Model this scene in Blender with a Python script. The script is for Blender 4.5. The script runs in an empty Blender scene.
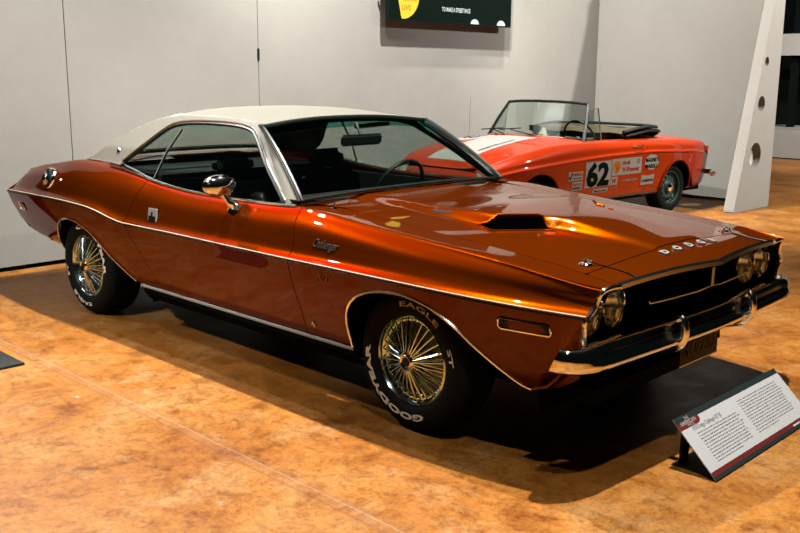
import bpy, bmesh, math, random
from mathutils import Vector, Matrix
PI = math.pi
S = bpy.context.scene
COL = S.collection

# ---------------------------------------------------------------- camera
def set_camera():
    px, py, pz, yaw, pitch, roll, f = 2.61172775, -3.56362459, 1.49634862, 2.34872098, -0.203887057, 0.00576347981, 931.421078
    F = Vector((math.cos(pitch)*math.cos(yaw), math.cos(pitch)*math.sin(yaw), math.sin(pitch)))
    R0 = Vector((math.sin(yaw), -math.cos(yaw), 0)); U0 = R0.cross(F)
    c, s = math.cos(roll), math.sin(roll)
    R = c*R0 + s*U0; U = -s*R0 + c*U0
    cam = bpy.data.cameras.new('camera'); o = bpy.data.objects.new('camera', cam); COL.objects.link(o)
    m = Matrix(((R.x, U.x, -F.x, px), (R.y, U.y, -F.y, py), (R.z, U.z, -F.z, pz), (0, 0, 0, 1)))
    o.matrix_world = m
    cam.sensor_width = 36; cam.lens = f/800*36; cam.clip_end = 100
    S.camera = o
set_camera()
S.view_settings.view_transform = 'Standard'; S.view_settings.look = 'None'
S.view_settings.gamma = 1; S.view_settings.exposure = 0.0
try: S.view_settings.use_curve_mapping = False
except Exception: pass
W = bpy.data.worlds.new('world'); S.world = W; W.use_nodes = True
W.node_tree.nodes['Background'].inputs[0].default_value = (.55, .9, .75, 1)
W.node_tree.nodes['Background'].inputs[1].default_value = 0.004

LAMP = 3.8          # lamp level; KD keeps the diffuse tones of the place in step with it
KD = 1/LAMP
def spot(name, loc, target, power, angle=110, blend=.6, radius=.05, col=(1, .96, .90)):
    l = bpy.data.lights.new(name, 'SPOT'); l.energy = power*LAMP; l.spot_size = math.radians(angle)
    l.spot_blend = blend; l.shadow_soft_size = radius; l.color = col
    o = bpy.data.objects.new(name, l); COL.objects.link(o); o.location = loc
    d = Vector(target)-Vector(loc); o.rotation_euler = d.to_track_quat('-Z', 'Y').to_euler()
    return o
spot('track_spot_front', (.95, -.22, 5.0), (.9, -1.0, 0), 980, 104, .5, .05)
spot('track_spot_rear', (-1.7, -.2, 5.0), (-1.5, -1.0, 0), 790, 104, .5, .05)
spot('track_spot_side', (2.2, -2.4, 5.0), (.6, -1.0, 0), 200, 75, .9, .08)
spot('track_spot_side_rear', (-1.2, -5.8, 5.0), (-2.4, -.9, .6), 620, 38, .9, .08)
spot('track_spot_wall_left', (-2.0, .9, 4.9), (-4.4, .6, 1.3), 690, 85, .8, .06, (1, .97, .93))
spot('track_spot_screen', (-2.6, 2.7, 4.9), (-4.4, 3.6, 1.6), 860, 110, .8, .05, (1, .985, .95))
spot('track_spot_red_car', (-3.3, 4.7, 5.0), (-3.3, 4.6, .6), 560, 62, .8, .05)
spot('track_spot_corner', (-2.9, 3.5, 5.0), (-2.6, 7.2, 1.3), 1000, 84, .8, .06)
spot('added_crease_spot', (-4.9, -2.7, 4.6), (-1.0, -.95, .7), 200, 56, .8, .08)  # added lamp past the wall end, placed to put a highlight on the door crease
spot('added_crease_spot_high', (-5.4, -.8, 4.9), (-1.2, -.95, .7), 420, 44, .8, .08)  # second added lamp, behind the wall, brightens the band above the crease
spot('track_spot_hall', (2.4, 7.6, 5.0), (-2.0, 9.0, 0), 1350, 120, .8, .1)
spot('track_spot_staging', (-1.5, 11.0, 4.8), (-3.5, 14.0, .8), 700, 80, .8, .1)

# ---------------------------------------------------------------- materials
def mat(name, col, rough=.5, metal=0., coat=0., spec=.5, coat_rough=.03, emit=None, es=1.):
    m = bpy.data.materials.new(name); m.use_nodes = True
    b = m.node_tree.nodes['Principled BSDF']
    if metal < .5 and not emit:
        col = tuple(c*KD for c in col); spec = spec*(.35 if not coat else 1)
    b.inputs['Base Color'].default_value = (*col, 1); b.inputs['Roughness'].default_value = rough
    b.inputs['Metallic'].default_value = metal; b.inputs['Coat Weight'].default_value = coat
    b.inputs['Coat Roughness'].default_value = coat_rough; b.inputs['Specular IOR Level'].default_value = spec
    if emit: b.inputs['Emission Color'].default_value = (*emit, 1); b.inputs['Emission Strength'].default_value = es
    return m
def nodes(m): return m.node_tree.nodes, m.node_tree.links, m.node_tree.nodes['Principled BSDF']
def ramp(N, stops):
    r = N.new('ShaderNodeValToRGB'); e = r.color_ramp.elements
    e[0].position, e[0].color = stops[0][0], (*stops[0][1], 1); e[1].position, e[1].color = stops[-1][0], (*stops[-1][1], 1)
    for p, c in stops[1:-1]:
        x = e.new(p); x.color = (*c, 1)
    return r
def noise(N, L, vec, scale, detail=6, rough=.6, dist=0.):
    n = N.new('ShaderNodeTexNoise'); n.inputs['Scale'].default_value = scale; n.inputs['Detail'].default_value = detail
    n.inputs['Roughness'].default_value = rough; n.inputs['Distortion'].default_value = dist
    L.new(vec, n.inputs['Vector']); return n.outputs['Fac']
def mixc(N, L, fac, a, b, mode='MIX'):
    m = N.new('ShaderNodeMix'); m.data_type = 'RGBA'; m.blend_type = mode
    if isinstance(fac, (int, float)): m.inputs[0].default_value = fac
    else: L.new(fac, m.inputs[0])
    for i, v in ((6, a), (7, b)):
        if isinstance(v, tuple): m.inputs[i].default_value = (*v, 1)
        else: L.new(v, m.inputs[i])
    return m.outputs[2]
def math_(N, L, op, a, b=None, c=None):
    m = N.new('ShaderNodeMath'); m.operation = op
    for i, v in enumerate((a, b, c)):
        if v is None: continue
        if isinstance(v, (int, float)): m.inputs[i].default_value = v
        else: L.new(v, m.inputs[i])
    return m.outputs[0]

def floor_material():
    m = mat('stained_concrete', (.7, .3, .1), .4); N, L, b = nodes(m)
    tc = N.new('ShaderNodeTexCoord'); v = tc.outputs['Object']
    n1 = noise(N, L, v, 1.3, 10, .68, .3); n2 = noise(N, L, v, 4.2, 12, .78, .35); n3 = noise(N, L, v, 42, 8, .8)
    mp = N.new('ShaderNodeMapping'); mp.inputs['Location'].default_value = (7, 3, 0); L.new(v, mp.inputs[0])
    n4 = noise(N, L, mp.outputs[0], 2.6, 14, .8, .5)
    r1 = ramp(N, [(.34, (.46, .15, .017)), (.5, (.60, .235, .036)), (.66, (.66, .31, .08))]); L.new(n1, r1.inputs[0])
    r2 = ramp(N, [(.34, (.42, .26, .20)), (.50, (1, 1, 1)), (.60, (1, 1, 1)), (.75, (1.0, 1.0, 1.0))]); L.new(n2, r2.inputs[0])
    c = mixc(N, L, .85, r1.outputs[0], r2.outputs[0], 'MULTIPLY')
    r4 = ramp(N, [(.52, (0, 0, 0)), (.64, (1, 1, 1))]); L.new(n4, r4.inputs[0])
    c = mixc(N, L, math_(N, L, 'MULTIPLY', r4.outputs[0], .65), c, (.66, .40, .17))
    r5 = ramp(N, [(.33, (1, 1, 1)), (.45, (0, 0, 0))]); L.new(n4, r5.inputs[0])
    c = mixc(N, L, math_(N, L, 'MULTIPLY', r5.outputs[0], .7), c, (.20, .05, .006))
    r3 = ramp(N, [(.36, (.5, .38, .30)), (.52, (1, 1, 1))]); L.new(n3, r3.inputs[0])
    c = mixc(N, L, .7, c, r3.outputs[0], 'MULTIPLY')
    n5 = noise(N, L, v, 13, 10, .8, .5)
    r6 = ramp(N, [(.36, (.52, .40, .32)), (.50, (1, 1, 1)), (.62, (1.12, 1.12, 1.15))]); L.new(n5, r6.inputs[0])
    c = mixc(N, L, .75, c, r6.outputs[0], 'MULTIPLY')
    vo = N.new('ShaderNodeTexVoronoi'); vo.inputs['Scale'].default_value = 2.6; L.new(v, vo.inputs['Vector'])
    chip = math_(N, L, 'ADD', vo.outputs['Distance'], math_(N, L, 'MULTIPLY', math_(N, L, 'SUBTRACT', n5, .5), .45))
    rc = ramp(N, [(.035, (1, 1, 1)), (.06, (0, 0, 0))]); L.new(chip, rc.inputs[0])
    c = mixc(N, L, math_(N, L, 'MULTIPLY', rc.outputs[0], .55), c, (.72, .60, .46))
    # cut joints
    sp = N.new('ShaderNodeSeparateXYZ'); L.new(v, sp.inputs[0])
    wob = math_(N, L, 'MULTIPLY', math_(N, L, 'SUBTRACT', n2, .5), .03)
    def line(coord, pos, w, soft=.006):
        d = math_(N, L, 'ABSOLUTE', math_(N, L, 'ADD', math_(N, L, 'SUBTRACT', coord, pos), wob))
        mr = N.new('ShaderNodeMapRange'); mr.inputs[1].default_value = w; mr.inputs[2].default_value = w+soft
        mr.inputs[3].default_value = 1; mr.inputs[4].default_value = 0; L.new(d, mr.inputs[0]); return mr.outputs[0]
    band = line(sp.outputs[1], -1.53, .012, .05)
    c = mixc(N, L, math_(N, L, 'MULTIPLY', band, math_(N, L, 'MULTIPLY', n5, .5)), c, (.42, .21, .11))
    c = mixc(N, L, math_(N, L, 'MULTIPLY', line(sp.outputs[1], -1.515, .001, .004), math_(N, L, 'MULTIPLY', n4, 1.1)), c, (.62, .42, .27))
    c = mixc(N, L, math_(N, L, 'MULTIPLY', line(sp.outputs[1], -1.56, .0015), math_(N, L, 'MULTIPLY', n5, 1.0)), c, (.30, .10, .03))
    for px_, k in ((-1.12, .5), (.42, .5), (1.9, .5), (-2.7, .4), (-4.0, .4)):
        c = mixc(N, L, math_(N, L, 'MULTIPLY', line(sp.outputs[0], px_, .002, .008), k), c, (.38, .13, .03))
    for py_ in (-3.0, .2, 2.0, 3.8, 5.6, 9.3, 11.1):
        c = mixc(N, L, math_(N, L, 'MULTIPLY', line(sp.outputs[1], py_, .002, .008), .5), c, (.38, .13, .03))
    c = mixc(N, L, 1., c, (KD, KD, KD), 'MULTIPLY')
    L.new(c, b.inputs['Base Color'])
    rr = ramp(N, [(.3, (.30, .30, .30)), (.7, (.55, .55, .55))]); L.new(n2, rr.inputs[0]); L.new(rr.outputs[0], b.inputs['Roughness'])
    b.inputs['Specular IOR Level'].default_value = .12
    bp = N.new('ShaderNodeBump'); bp.inputs['Strength'].default_value = .12; bp.inputs['Distance'].default_value = .01
    L.new(n3, bp.inputs['Height']); L.new(bp.outputs[0], b.inputs['Normal'])
    return m
def wall_material(name, col):
    m = mat(name, col, .8, spec=.25); N, L, b = nodes(m)
    col = tuple(c*KD for c in col)
    tc = N.new('ShaderNodeTexCoord'); v = tc.outputs['Object']
    n = noise(N, L, v, .9, 5, .6, .3); n2 = noise(N, L, v, 9, 6, .6)
    r = ramp(N, [(.35, tuple(k*.93 for k in col)), (.65, col)]); L.new(n, r.inputs[0])
    r2 = ramp(N, [(.3, (.96, .95, .94)), (.6, (1, 1, 1))]); L.new(n2, r2.inputs[0])
    L.new(mixc(N, L, 1., r.outputs[0], r2.outputs[0], 'MULTIPLY'), b.inputs['Base Color']); return m
def paint_material(name, col, flake, rough=.36, metal=.75):
    col = tuple(c*KD for c in col); m = mat(name, col, rough, metal, 1., .0, .02); N, L, b = nodes(m); b.inputs['Coat IOR'].default_value = 1.28; b.inputs['Specular Tint'].default_value = (.75, .17, .03, 1)
    tc = N.new('ShaderNodeTexCoord'); n = noise(N, L, tc.outputs['Object'], 900, 2, .5)
    r = ramp(N, [(.35, tuple(k*flake for k in col)), (.65, col)]); L.new(n, r.inputs[0]); L.new(r.outputs[0], b.inputs['Base Color'])
    return m
def bumpy(name, col, rough, scale, strength, **k):
    m = mat(name, col, rough, **k); col = tuple(c*KD for c in col); N, L, b = nodes(m); tc = N.new('ShaderNodeTexCoord')
    n = noise(N, L, tc.outputs['Object'], scale, 4, .6); bp = N.new('ShaderNodeBump'); bp.inputs['Strength'].default_value = strength
    bp.inputs['Distance'].default_value = .002; L.new(n, bp.inputs['Height']); L.new(bp.outputs[0], b.inputs['Normal'])
    r = ramp(N, [(.3, tuple(c*.88 for c in col)), (.7, col)]); L.new(n, r.inputs[0]); L.new(r.outputs[0], b.inputs['Base Color']); return m
def glass_material(name, tint, alpha_dark=.0):
    m = bpy.data.materials.new(name); m.use_nodes = True; N = m.node_tree.nodes; L = m.node_tree.links
    N.remove(N['Principled BSDF']); out = N['Material Output']
    t = N.new('ShaderNodeBsdfTransparent'); t.inputs[0].default_value = (*tint, 1)
    g = N.new('ShaderNodeBsdfGlossy'); g.inputs['Roughness'].default_value = .01; g.inputs['Color'].default_value = (.95, 1, .97, 1)
    f = N.new('ShaderNodeFresnel'); f.inputs[0].default_value = 1.5
    geo = N.new('ShaderNodeNewGeometry')
    mx = N.new('ShaderNodeMixShader')
    mm = math_(N, L, 'MULTIPLY', f.outputs[0], math_(N, L, 'SUBTRACT', 1., math_(N, L, 'MULTIPLY', geo.outputs['Backfacing'], .8)))
    L.new(mm, mx.inputs[0]); L.new(t.outputs[0], mx.inputs[1]); L.new(g.outputs[0], mx.inputs[2]); L.new(mx.outputs[0], out.inputs[0])
    return m
M = dict(
    floor=floor_material(), wall=wall_material('warm_white_wall_paint', (.50, .485, .435)), wall2=wall_material('pinkish_white_paint', (.50, .47, .43)),
    orange=paint_material('burnt_orange_metallic', (.37, .060, .0016), .55, .33, .76),
    red=mat('red_orange_enamel', (.60, .040, .0015), .4, .0, .6, .03),
    chrome=mat('chrome', (.86, .86, .83), .07, 1.), buttress_paint=wall_material('bright_white_paint', (.66, .63, .57)), script_chrome=mat('dull_script_chrome', (.22, .23, .21), .3, 1.), satin=mat('satin_metal', (.55, .55, .52), .3, 1.),
    vinyl=bumpy('cream_vinyl', (.30, .285, .235), .5, 260, .3), rubber=bumpy('tyre_rubber', (.006, .010, .0085), .7, 120, .2, spec=.25),
    white_rubber=mat('white_letter_rubber', (1.6, 1.45, 1.1), .6), black=mat('black_paint', (.006, .012, .010), .45),
    lanyard_black=mat('dull_black_cord', (.01, .012, .011), .9, spec=.02), void=mat('dark_cavity', (.004, .008, .006), .9, spec=.1), gasket=mat('black_gasket', (.008, .015, .012), .35),  # dark_cavity: near-black that also paints the shade in gaps and wells
    under=mat('underbody_black', (.006, .010, .008), .8), seat=bumpy('dark_vinyl_upholstery', (.010, .020, .016), .5, 80, .3),
    dash=mat('dark_dashboard', (.008, .014, .012), .5), glass=glass_material('tinted_glass', (.95, .97, .96)),
    shade=glass_material('green_shade_band', (.40, .70, .64)), clear=glass_material('clear_glass', (.88, .92, .90)),
    sideglass=glass_material('side_glass', (.80, .87, .84)),
    lamp_glass=mat('headlamp_glass', (.92, .9, .82), .2, 1.), white=mat('white_paint', (.5, .49, .45), .5),
    decal_white=mat('white_decal', (.50, .47, .42), .45), decal_black=mat('black_decal', (.006, .010, .009), .8, spec=.05),
    decal_red=mat('red_decal', (.55, .03, .015), .5), decal_yellow=mat('yellow_decal', (.85, .30, .02), .5),
    board=mat('matt_white_board', (.78, .79, .78), .45), ink=mat('grey_print', (.30, .31, .31), .6), slate=mat('slate_grey_print', (.022, .040, .038), .5),
    maroon=mat('maroon_print', (.20, .022, .02), .5), canvas=bumpy('tan_canvas', (.07, .05, .018), .8, 60, .4),
    screen=mat('screen_black', (.0004, .0010, .0008), .4, spec=.04, emit=(.002, .012, .007), es=.6), logo=mat('screen_yellow', (.1, .08, 0), .4, emit=(.62, .50, .01), es=.9),
    logo_red=mat('screen_brown', (.1, .03, 0), .4, emit=(.40, .13, .01), es=.8), screen_white=mat('screen_white', (.1, .1, .1), .4, emit=(.45, .70, .60), es=.7),
    steel_wheel=mat('painted_steel_wheel', (.10, .16, .15), .4, .3), amber=mat('amber_lens', (.5, .14, .02), .2), silver_trim=mat('pale_sill_trim', (.8, .78, .72), .3, .3), letter_silver=mat('brushed_silver_letters', (.5, .5, .47), .35, .4), cover_steel=mat('wheel_cover_steel', (.10, .14, .13), .25, 1.), wheel_chrome=mat('cool_wheel_chrome', (.56, .72, .74), .12, 1.), black_low=mat('sill_black', (.004, .006, .005), .9, spec=.05), bright=mat('chrome_edge', (.9, .88, .8), .12, 1.),
    mat_rubber=bumpy('black_rubber_mat', (.010, .018, .015), .7, 90, .5), stripe=mat('cream_pinstripe', (.80, .70, .5), .4),
)

# ---------------------------------------------------------------- mesh helpers
def tag(o, label=None, cat=None, group=None, kind=None):
    if label: o['label'] = label
    if cat: o['category'] = cat
    if group: o['group'] = group
    if kind: o['kind'] = kind
    return o
def empty(name, loc=(0, 0, 0), rz=0, **k):
    o = bpy.data.objects.new(name, None); o.empty_display_size = .1; COL.objects.link(o); o.location = loc; o.rotation_euler = (0, 0, rz)
    return tag(o, **k)
class MB:
    """collects shapes for ONE mesh"""
    def __init__(s): s.v = []; s.f = []
    def add(s, V, F):
        n = len(s.v); s.v += [tuple(p) for p in V]; s.f += [tuple(i+n for i in f) for f in F]; return s
    def box(s, x0, x1, y0, y1, z0, z1, T=None):
        V = [Vector((x, y, z)) for z in (z0, z1) for y in (y0, y1) for x in (x0, x1)]
        if T: V = [T @ p for p in V]
        return s.add(V, [(0, 2, 3, 1), (4, 5, 7, 6), (0, 1, 5, 4), (2, 6, 7, 3), (0, 4, 6, 2), (1, 3, 7, 5)])
    def tube(s, pts, r, n=8, closed=False, caps=True):
        P = [Vector(p) for p in pts]; m = len(P); rr = r if isinstance(r, (list, tuple)) else [r]*m
        up = None; V = []; F = []
        for i in range(m):
            a = P[(i-1) % m] if (closed or i > 0) else P[i]; b = P[(i+1) % m] if (closed or i < m-1) else P[i]
            t = (b-a).normalized()
            if up is None: up = t.orthogonal().normalized()
            up = (up - t*up.dot(t)).normalized(); w = t.cross(up)
            for k in range(n):
                an = 2*PI*k/n; V.append(P[i]+rr[i]*(math.cos(an)*up+math.sin(an)*w))
        for i in range(m if closed else m-1):
            for k in range(n):
                a = i*n+k; b = i*n+(k+1) % n; c = ((i+1) % m)*n+(k+1) % n; d = ((i+1) % m)*n+k; F.append((a, b, c, d))
        if caps and not closed: F += [tuple(range(n))[::-1], tuple((m-1)*n+k for k in range(n))]
        return s.add(V, F)
    def lathe(s, prof, T=None, n=48, axis='Y'):
        """prof: list of (radius, along axis)"""
        V = []; F = []
        for r, h in prof:
            for k in range(n):
                a = 2*PI*k/n
                p = Vector((r*math.cos(a), h, r*math.sin(a))) if axis == 'Y' else (Vector((r*math.cos(a), r*math.sin(a), h)) if axis == 'Z' else Vector((h, r*math.cos(a), r*math.sin(a))))
                V.append(T @ p if T else p)
        for i in range(len(prof)-1):
            for k in range(n): F.append((i*n+k, i*n+(k+1) % n, (i+1)*n+(k+1) % n, (i+1)*n+k))
        return s.add(V, F)
    def prism(s, pts, d, T=None):
        """pts: planar loop of 3D points, d: offset vector"""
        n = len(pts); V = [Vector(p) for p in pts]+[Vector(p)+Vector(d) for p in pts]
        if T: V = [T @ p for p in V]
        return s.add(V, [tuple(range(n))[::-1], tuple(range(n, 2*n))]+[(i, (i+1) % n, n+(i+1) % n, n+i) for i in range(n)])
    def build(s, name, m, parent=None, smooth=True, bevel=0, fix=True, sharp=35, bseg=2):
        me = bpy.data.meshes.new(name); me.from_pydata([tuple(p) for p in s.v], [], s.f); me.validate()
        bm = bmesh.new(); bm.from_mesh(me)
        if fix: bmesh.ops.recalc_face_normals(bm, faces=bm.faces)
        if bevel: bmesh.ops.bevel(bm, geom=[e for e in bm.edges if e.is_manifold and e.calc_face_angle(0) > .5], offset=bevel, segments=bseg, affect='EDGES', clamp_overlap=True)
        if smooth:
            for f in bm.faces: f.smooth = True
            for e in bm.edges:
                if e.is_manifold and e.calc_face_angle(0) > math.radians(sharp): e.smooth = False
        bm.to_mesh(me); bm.free()
        return link(me, name, m, parent)
def link(me, name, m, parent=None):
    o = bpy.data.objects.new(name, me); COL.objects.link(o)
    if m and not me.materials: me.materials.append(M[m] if isinstance(m, str) else m)
    if parent: o.parent = parent
    return o
def pchip(xs, ys):
    n = len(xs); h = [xs[i+1]-xs[i] for i in range(n-1)]; d = [(ys[i+1]-ys[i])/h[i] for i in range(n-1)]
    m = [d[0]]+[0]*(n-2)+[d[-1]]
    for i in range(1, n-1):
        if d[i-1]*d[i] > 0:
            w1 = 2*h[i]+h[i-1]; w2 = h[i]+2*h[i-1]; m[i] = (w1+w2)/(w1/d[i-1]+w2/d[i])
    def f(x):
        if x <= xs[0]: return ys[0]
        if x >= xs[-1]: return ys[-1]
        lo = 0
        while x > xs[lo+1]: lo += 1
        t = (x-xs[lo])/h[lo]; t2 = t*t; t3 = t2*t
        return (2*t3-3*t2+1)*ys[lo]+(t3-2*t2+t)*h[lo]*m[lo]+(-2*t3+3*t2)*ys[lo+1]+(t3-t2)*h[lo]*m[lo+1]
    return f
def tab(*pairs):
    p = sorted(pairs); return pchip([a for a, b in p], [b for a, b in p])
def sstep(a, b, x):
    t = min(1, max(0, (x-a)/(b-a))); return t*t*(3-2*t)
def catmull(P, n, creases=()):
    """P: list of (y,z); returns denser list; creases: indexes that stay sharp"""
    out = []; cr = set(creases) | {0, len(P)-1}
    for i in range(len(P)-1):
        p1, p2 = Vector(P[i]), Vector(P[i+1])
        p0 = Vector(P[i-1]) if i not in cr else p1*2-p2
        p3 = Vector(P[i+2]) if (i+1) not in cr else p2*2-p1
        for k in range(n):
            t = k/n
            out.append(.5*((2*p1)+(p2-p0)*t+(2*p0-5*p1+4*p2-p3)*t*t+(3*p1-p0-3*p2+p3)*t**3))
    out.append(Vector(P[-1])); return out
def grid(A):
    """A: rows of points -> verts, quads"""
    n = len(A[0]); V = [p for r in A for p in r]
    return V, [(i*n+j, i*n+j+1, (i+1)*n+j+1, (i+1)*n+j) for i in range(len(A)-1) for j in range(n-1)]
def clip(V, F, fn):
    """keep the part of the mesh where fn(p) >= 0"""
    V = list(V); val = [fn(p) for p in V]; cache = {}; G = []
    def cut(a, b):
        k = (min(a, b), max(a, b))
        if k not in cache:
            t = val[a]/(val[a]-val[b]); V.append(Vector(V[a]).lerp(Vector(V[b]), t)); cache[k] = len(V)-1; val.append(0)
        return cache[k]
    for f in F:
        s = [val[i] >= 0 for i in f]
        if all(s): G.append(f); continue
        if not any(s): continue
        o = []
        for i in range(len(f)):
            a, b = f[i], f[(i+1) % len(f)]
            if val[a] >= 0: o.append(a)
            if (val[a] >= 0) != (val[b] >= 0): o.append(cut(a, b))
        o2 = [x for j, x in enumerate(o) if x != o[j-1]]
        if len(o2) > 2: G.append(tuple(o2))
    used = sorted({i for f in G for i in f}); mp = {a: b for b, a in enumerate(used)}
    return [V[i] for i in used], [tuple(mp[i] for i in f) for f in G]
def sdf(poly):
    """signed distance to a polygon, positive inside"""
    n = len(poly)
    def f(x, y):
        d = 1e9; ins = False
        for i in range(n):
            ax, ay = poly[i]; bx, by = poly[(i+1) % n]; ex, ey = bx-ax, by-ay; wx, wy = x-ax, y-ay
            t = max(0, min(1, (wx*ex+wy*ey)/(ex*ex+ey*ey+1e-12))); dx, dy = wx-ex*t, wy-ey*t; d = min(d, dx*dx+dy*dy)
            if (ay > y) != (by > y) and x < (bx-ax)*(y-ay)/(by-ay)+ax: ins = not ins
        return math.sqrt(d) if ins else -math.sqrt(d)
    return f
def smooth_poly(pts, n=6, closed=True):
    """Catmull-Rom through 2D/3D points"""
    P = [Vector(p) for p in pts]; m = len(P); out = []
    for i in range(m if closed else m-1):
        p1, p2 = P[i], P[(i+1) % m]; p0 = P[(i-1) % m] if closed or i > 0 else p1*2-p2; p3 = P[(i+2) % m] if closed or i < m-2 else p2*2-p1
        for k in range(n):
            t = k/n; out.append(.5*((2*p1)+(p2-p0)*t+(2*p0-5*p1+4*p2-p3)*t*t+(3*p1-p0-3*p2+p3)*t**3))
    if not closed: out.append(P[-1])
    return out
def thicken(V, F, t, ref):
    """gives a sheet a thickness t, going away from the outward side (ref: inside point)"""
    bm = bmesh.new(); vs = [bm.verts.new(p) for p in V]
    for f in F:
        try: bm.faces.new([vs[i] for i in f])
        except ValueError: pass
    bm.normal_update()
    s = sum(f.calc_area()*f.normal.dot(f.calc_center_median()-Vector(ref)) for f in bm.faces)
    if s < 0:
        bmesh.ops.reverse_faces(bm, faces=bm.faces)
    bm.normal_update()
    nv = [v.co.copy() for v in bm.verts]; nn = [v.normal.copy() for v in bm.verts]
    fs = [tuple(v.index for v in f.verts) for f in bm.faces] if False else None
    bm.verts.index_update(); fs = [tuple(v.index for v in f.verts) for f in bm.faces]
    be = [(e.verts[0].index, e.verts[1].index) for e in bm.edges if e.is_boundary]; bl = []
    for e in bm.edges:
        if e.is_boundary:
            l = e.link_loops[0]; bl.append((l.vert.index, l.link_loop_next.vert.index))
    bm.free(); n = len(nv)
    return nv+[p-q*t for p, q in zip(nv, nn)], fs+[tuple(i+n for i in f[::-1]) for f in fs]+[(b, a, a+n, b+n) for a, b in bl], n
def sheet(name, V, F, m, parent, ref=(-1.5, 0, .5), t=.004, sharp=40, inner=None):
    NV, NF, n = thicken(V, F, t, ref)
    me = bpy.data.meshes.new(name); me.from_pydata([tuple(p) for p in NV], [], NF)
    bm = bmesh.new(); bm.from_mesh(me)
    for f in bm.faces: f.smooth = True
    for e in bm.edges:
        if e.is_manifold and e.calc_face_angle(0) > math.radians(sharp): e.smooth = False
    bm.to_mesh(me); bm.free()
    if inner:
        me.materials.append(M[m]); me.materials.append(M[inner]); k = (len(NF))
        for p in me.polygons:
            if all(i >= n for i in p.vertices): p.material_index = 1
    return link(me, name, m, parent)
_tc = {}
def text_mesh(s, size=1., align='LEFT', bold=0., squeeze=1.):
    key = (s, size, align, bold, squeeze)
    if key in _tc: return _tc[key]
    c = bpy.data.curves.new('t', 'FONT'); c.body = s; c.size = size; c.align_x = align; c.offset = bold*size; c.resolution_u = 2
    o = bpy.data.objects.new('t', c); COL.objects.link(o); dg = bpy.context.evaluated_depsgraph_get(); dg.update()
    me = o.evaluated_get(dg).to_mesh(); V = [Vector((v.co.x*squeeze, v.co.y, 0)) for v in me.vertices]; F = [tuple(p.vertices) for p in me.polygons]
    o.evaluated_get(dg).to_mesh_clear(); bpy.data.objects.remove(o); bpy.data.curves.remove(c)
    _tc[key] = (V, F); return V, F
def extrude_text(mb, V, F, fn, d):
    """fn maps (u,v,w) -> 3D; builds a raised copy"""
    n = len(V); ed = {}
    for f in F:
        for i in range(len(f)): ed[(f[i], f[(i+1) % len(f)])] = 1
    b = [(a, c) for (a, c) in ed if (c, a) not in ed]
    mb.add([fn(p.x, p.y, 0) for p in V]+[fn(p.x, p.y, d) for p in V],
           [tuple(i+n for i in f) for f in F]+[(a, c, c+n, a+n) for a, c in b])
def text_width(V): return max(p.x for p in V)-min(p.x for p in V)

# ================================================================ ROOM
def st(o): o['kind'] = 'structure'; return o
def box(name, x0, x1, y0, y1, z0, z1, m, parent=None, bevel=0): return MB().box(x0, x1, y0, y1, z0, z1).build(name, m, parent, bevel=bevel, smooth=bevel > 0)
WALL_H = 3.35
st(box('floor', -14, 14, -12, 22, -.1, 0, 'floor'))
# left wall: three board panels with thin joints, a black gap at the foot
w = MB()
for y0, y1 in ((-1.1, -.1335), (-.1285, 1.702), (1.706, 7.35)): w.box(-4.52, -4.40, y0, y1, .035, WALL_H)
st(w.build('wall_left', 'wall', smooth=False, bevel=.002))
st(box('trim_1', -4.50, -4.415, -1.08, 7.3, 0, .035, 'void'))
w = MB(); w.box(-4.399, -2.072, 7.24, 7.30, .035, WALL_H)
st(w.build('wall_back', 'wall', smooth=False, bevel=.002))
st(box('trim_2', -4.38, -2.08, 7.25, 7.29, 0, .035, 'void'))
hg = box('hinge', -4.404, -4.392, 1.693, 1.713, 1.61, 1.715, 'black'); tag(hg, 'small black hinge on the joint of the white wall panels above the white roof', 'hinge')
# perforated buttress at the wall end
def buttress():
    P = [(6.335, 0), (7.2, 0), (7.2, WALL_H), (7.19, WALL_H), (6.335+.2716*2.9, 2.9)]
    f0 = sdf([(6.335, 0), (7.239, 0), (7.239, 3.3), (7.2, 3.3), (6.335+.2716*3.18, 3.18)])
    holes = [(6.775, .615, .145), (6.83, 1.19, .088), (6.885, 1.655, .052)]
    fn = lambda p: min(f0(p[1], p[2]), *[math.hypot(p[1]-a, p[2]-b)-r for a, b, r in holes])
    A = [[Vector((-1.95, 6.307+j*.0226, -.017+i*.0248)) for j in range(43)] for i in range(136)]
    V, F = clip(*grid(A), fn)
    o = sheet('wall_buttress', V, F, 'buttress_paint', None, ref=(-3, 6.8, 1), t=.12, sharp=25)
    for p in o.data.polygons: p.use_smooth = False
    return o
o = buttress(); tag(o, 'tall white tapering buttress with three round holes at the wall end', 'buttress')
# the hall behind: stepped white staging with dark openings
st(box('wall_far', -4.6, 14, 16.2, 16.4, 0, 4.2, 'void'))
s = empty('staging', (2, 14, 0)); tag(s, 'white stepped platform with dark openings far behind the buttress', 'platform')
for nm, x0, x1, y0, y1, z0, z1, m in (('plinth', -8, 8, -.3, .25, .02, .53, 'buttress_paint'), ('ledge', -8, 8, -.3, .9, .53, .56, 'wall2'), ('rail_board', -8, 8, .0, .12, 1.87, 2.26, 'buttress_paint'),
        ('recess', -8, 8, .9, .95, .5, 1.9, 'void')): box(nm, x0, x1, y0, y1, z0, z1, m, s)
for x in (-6.6, -2.5, 2.5, 7.6): box('post', x-.06, x+.06, .13, .25, .56, 3.6, 'void', s)
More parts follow.
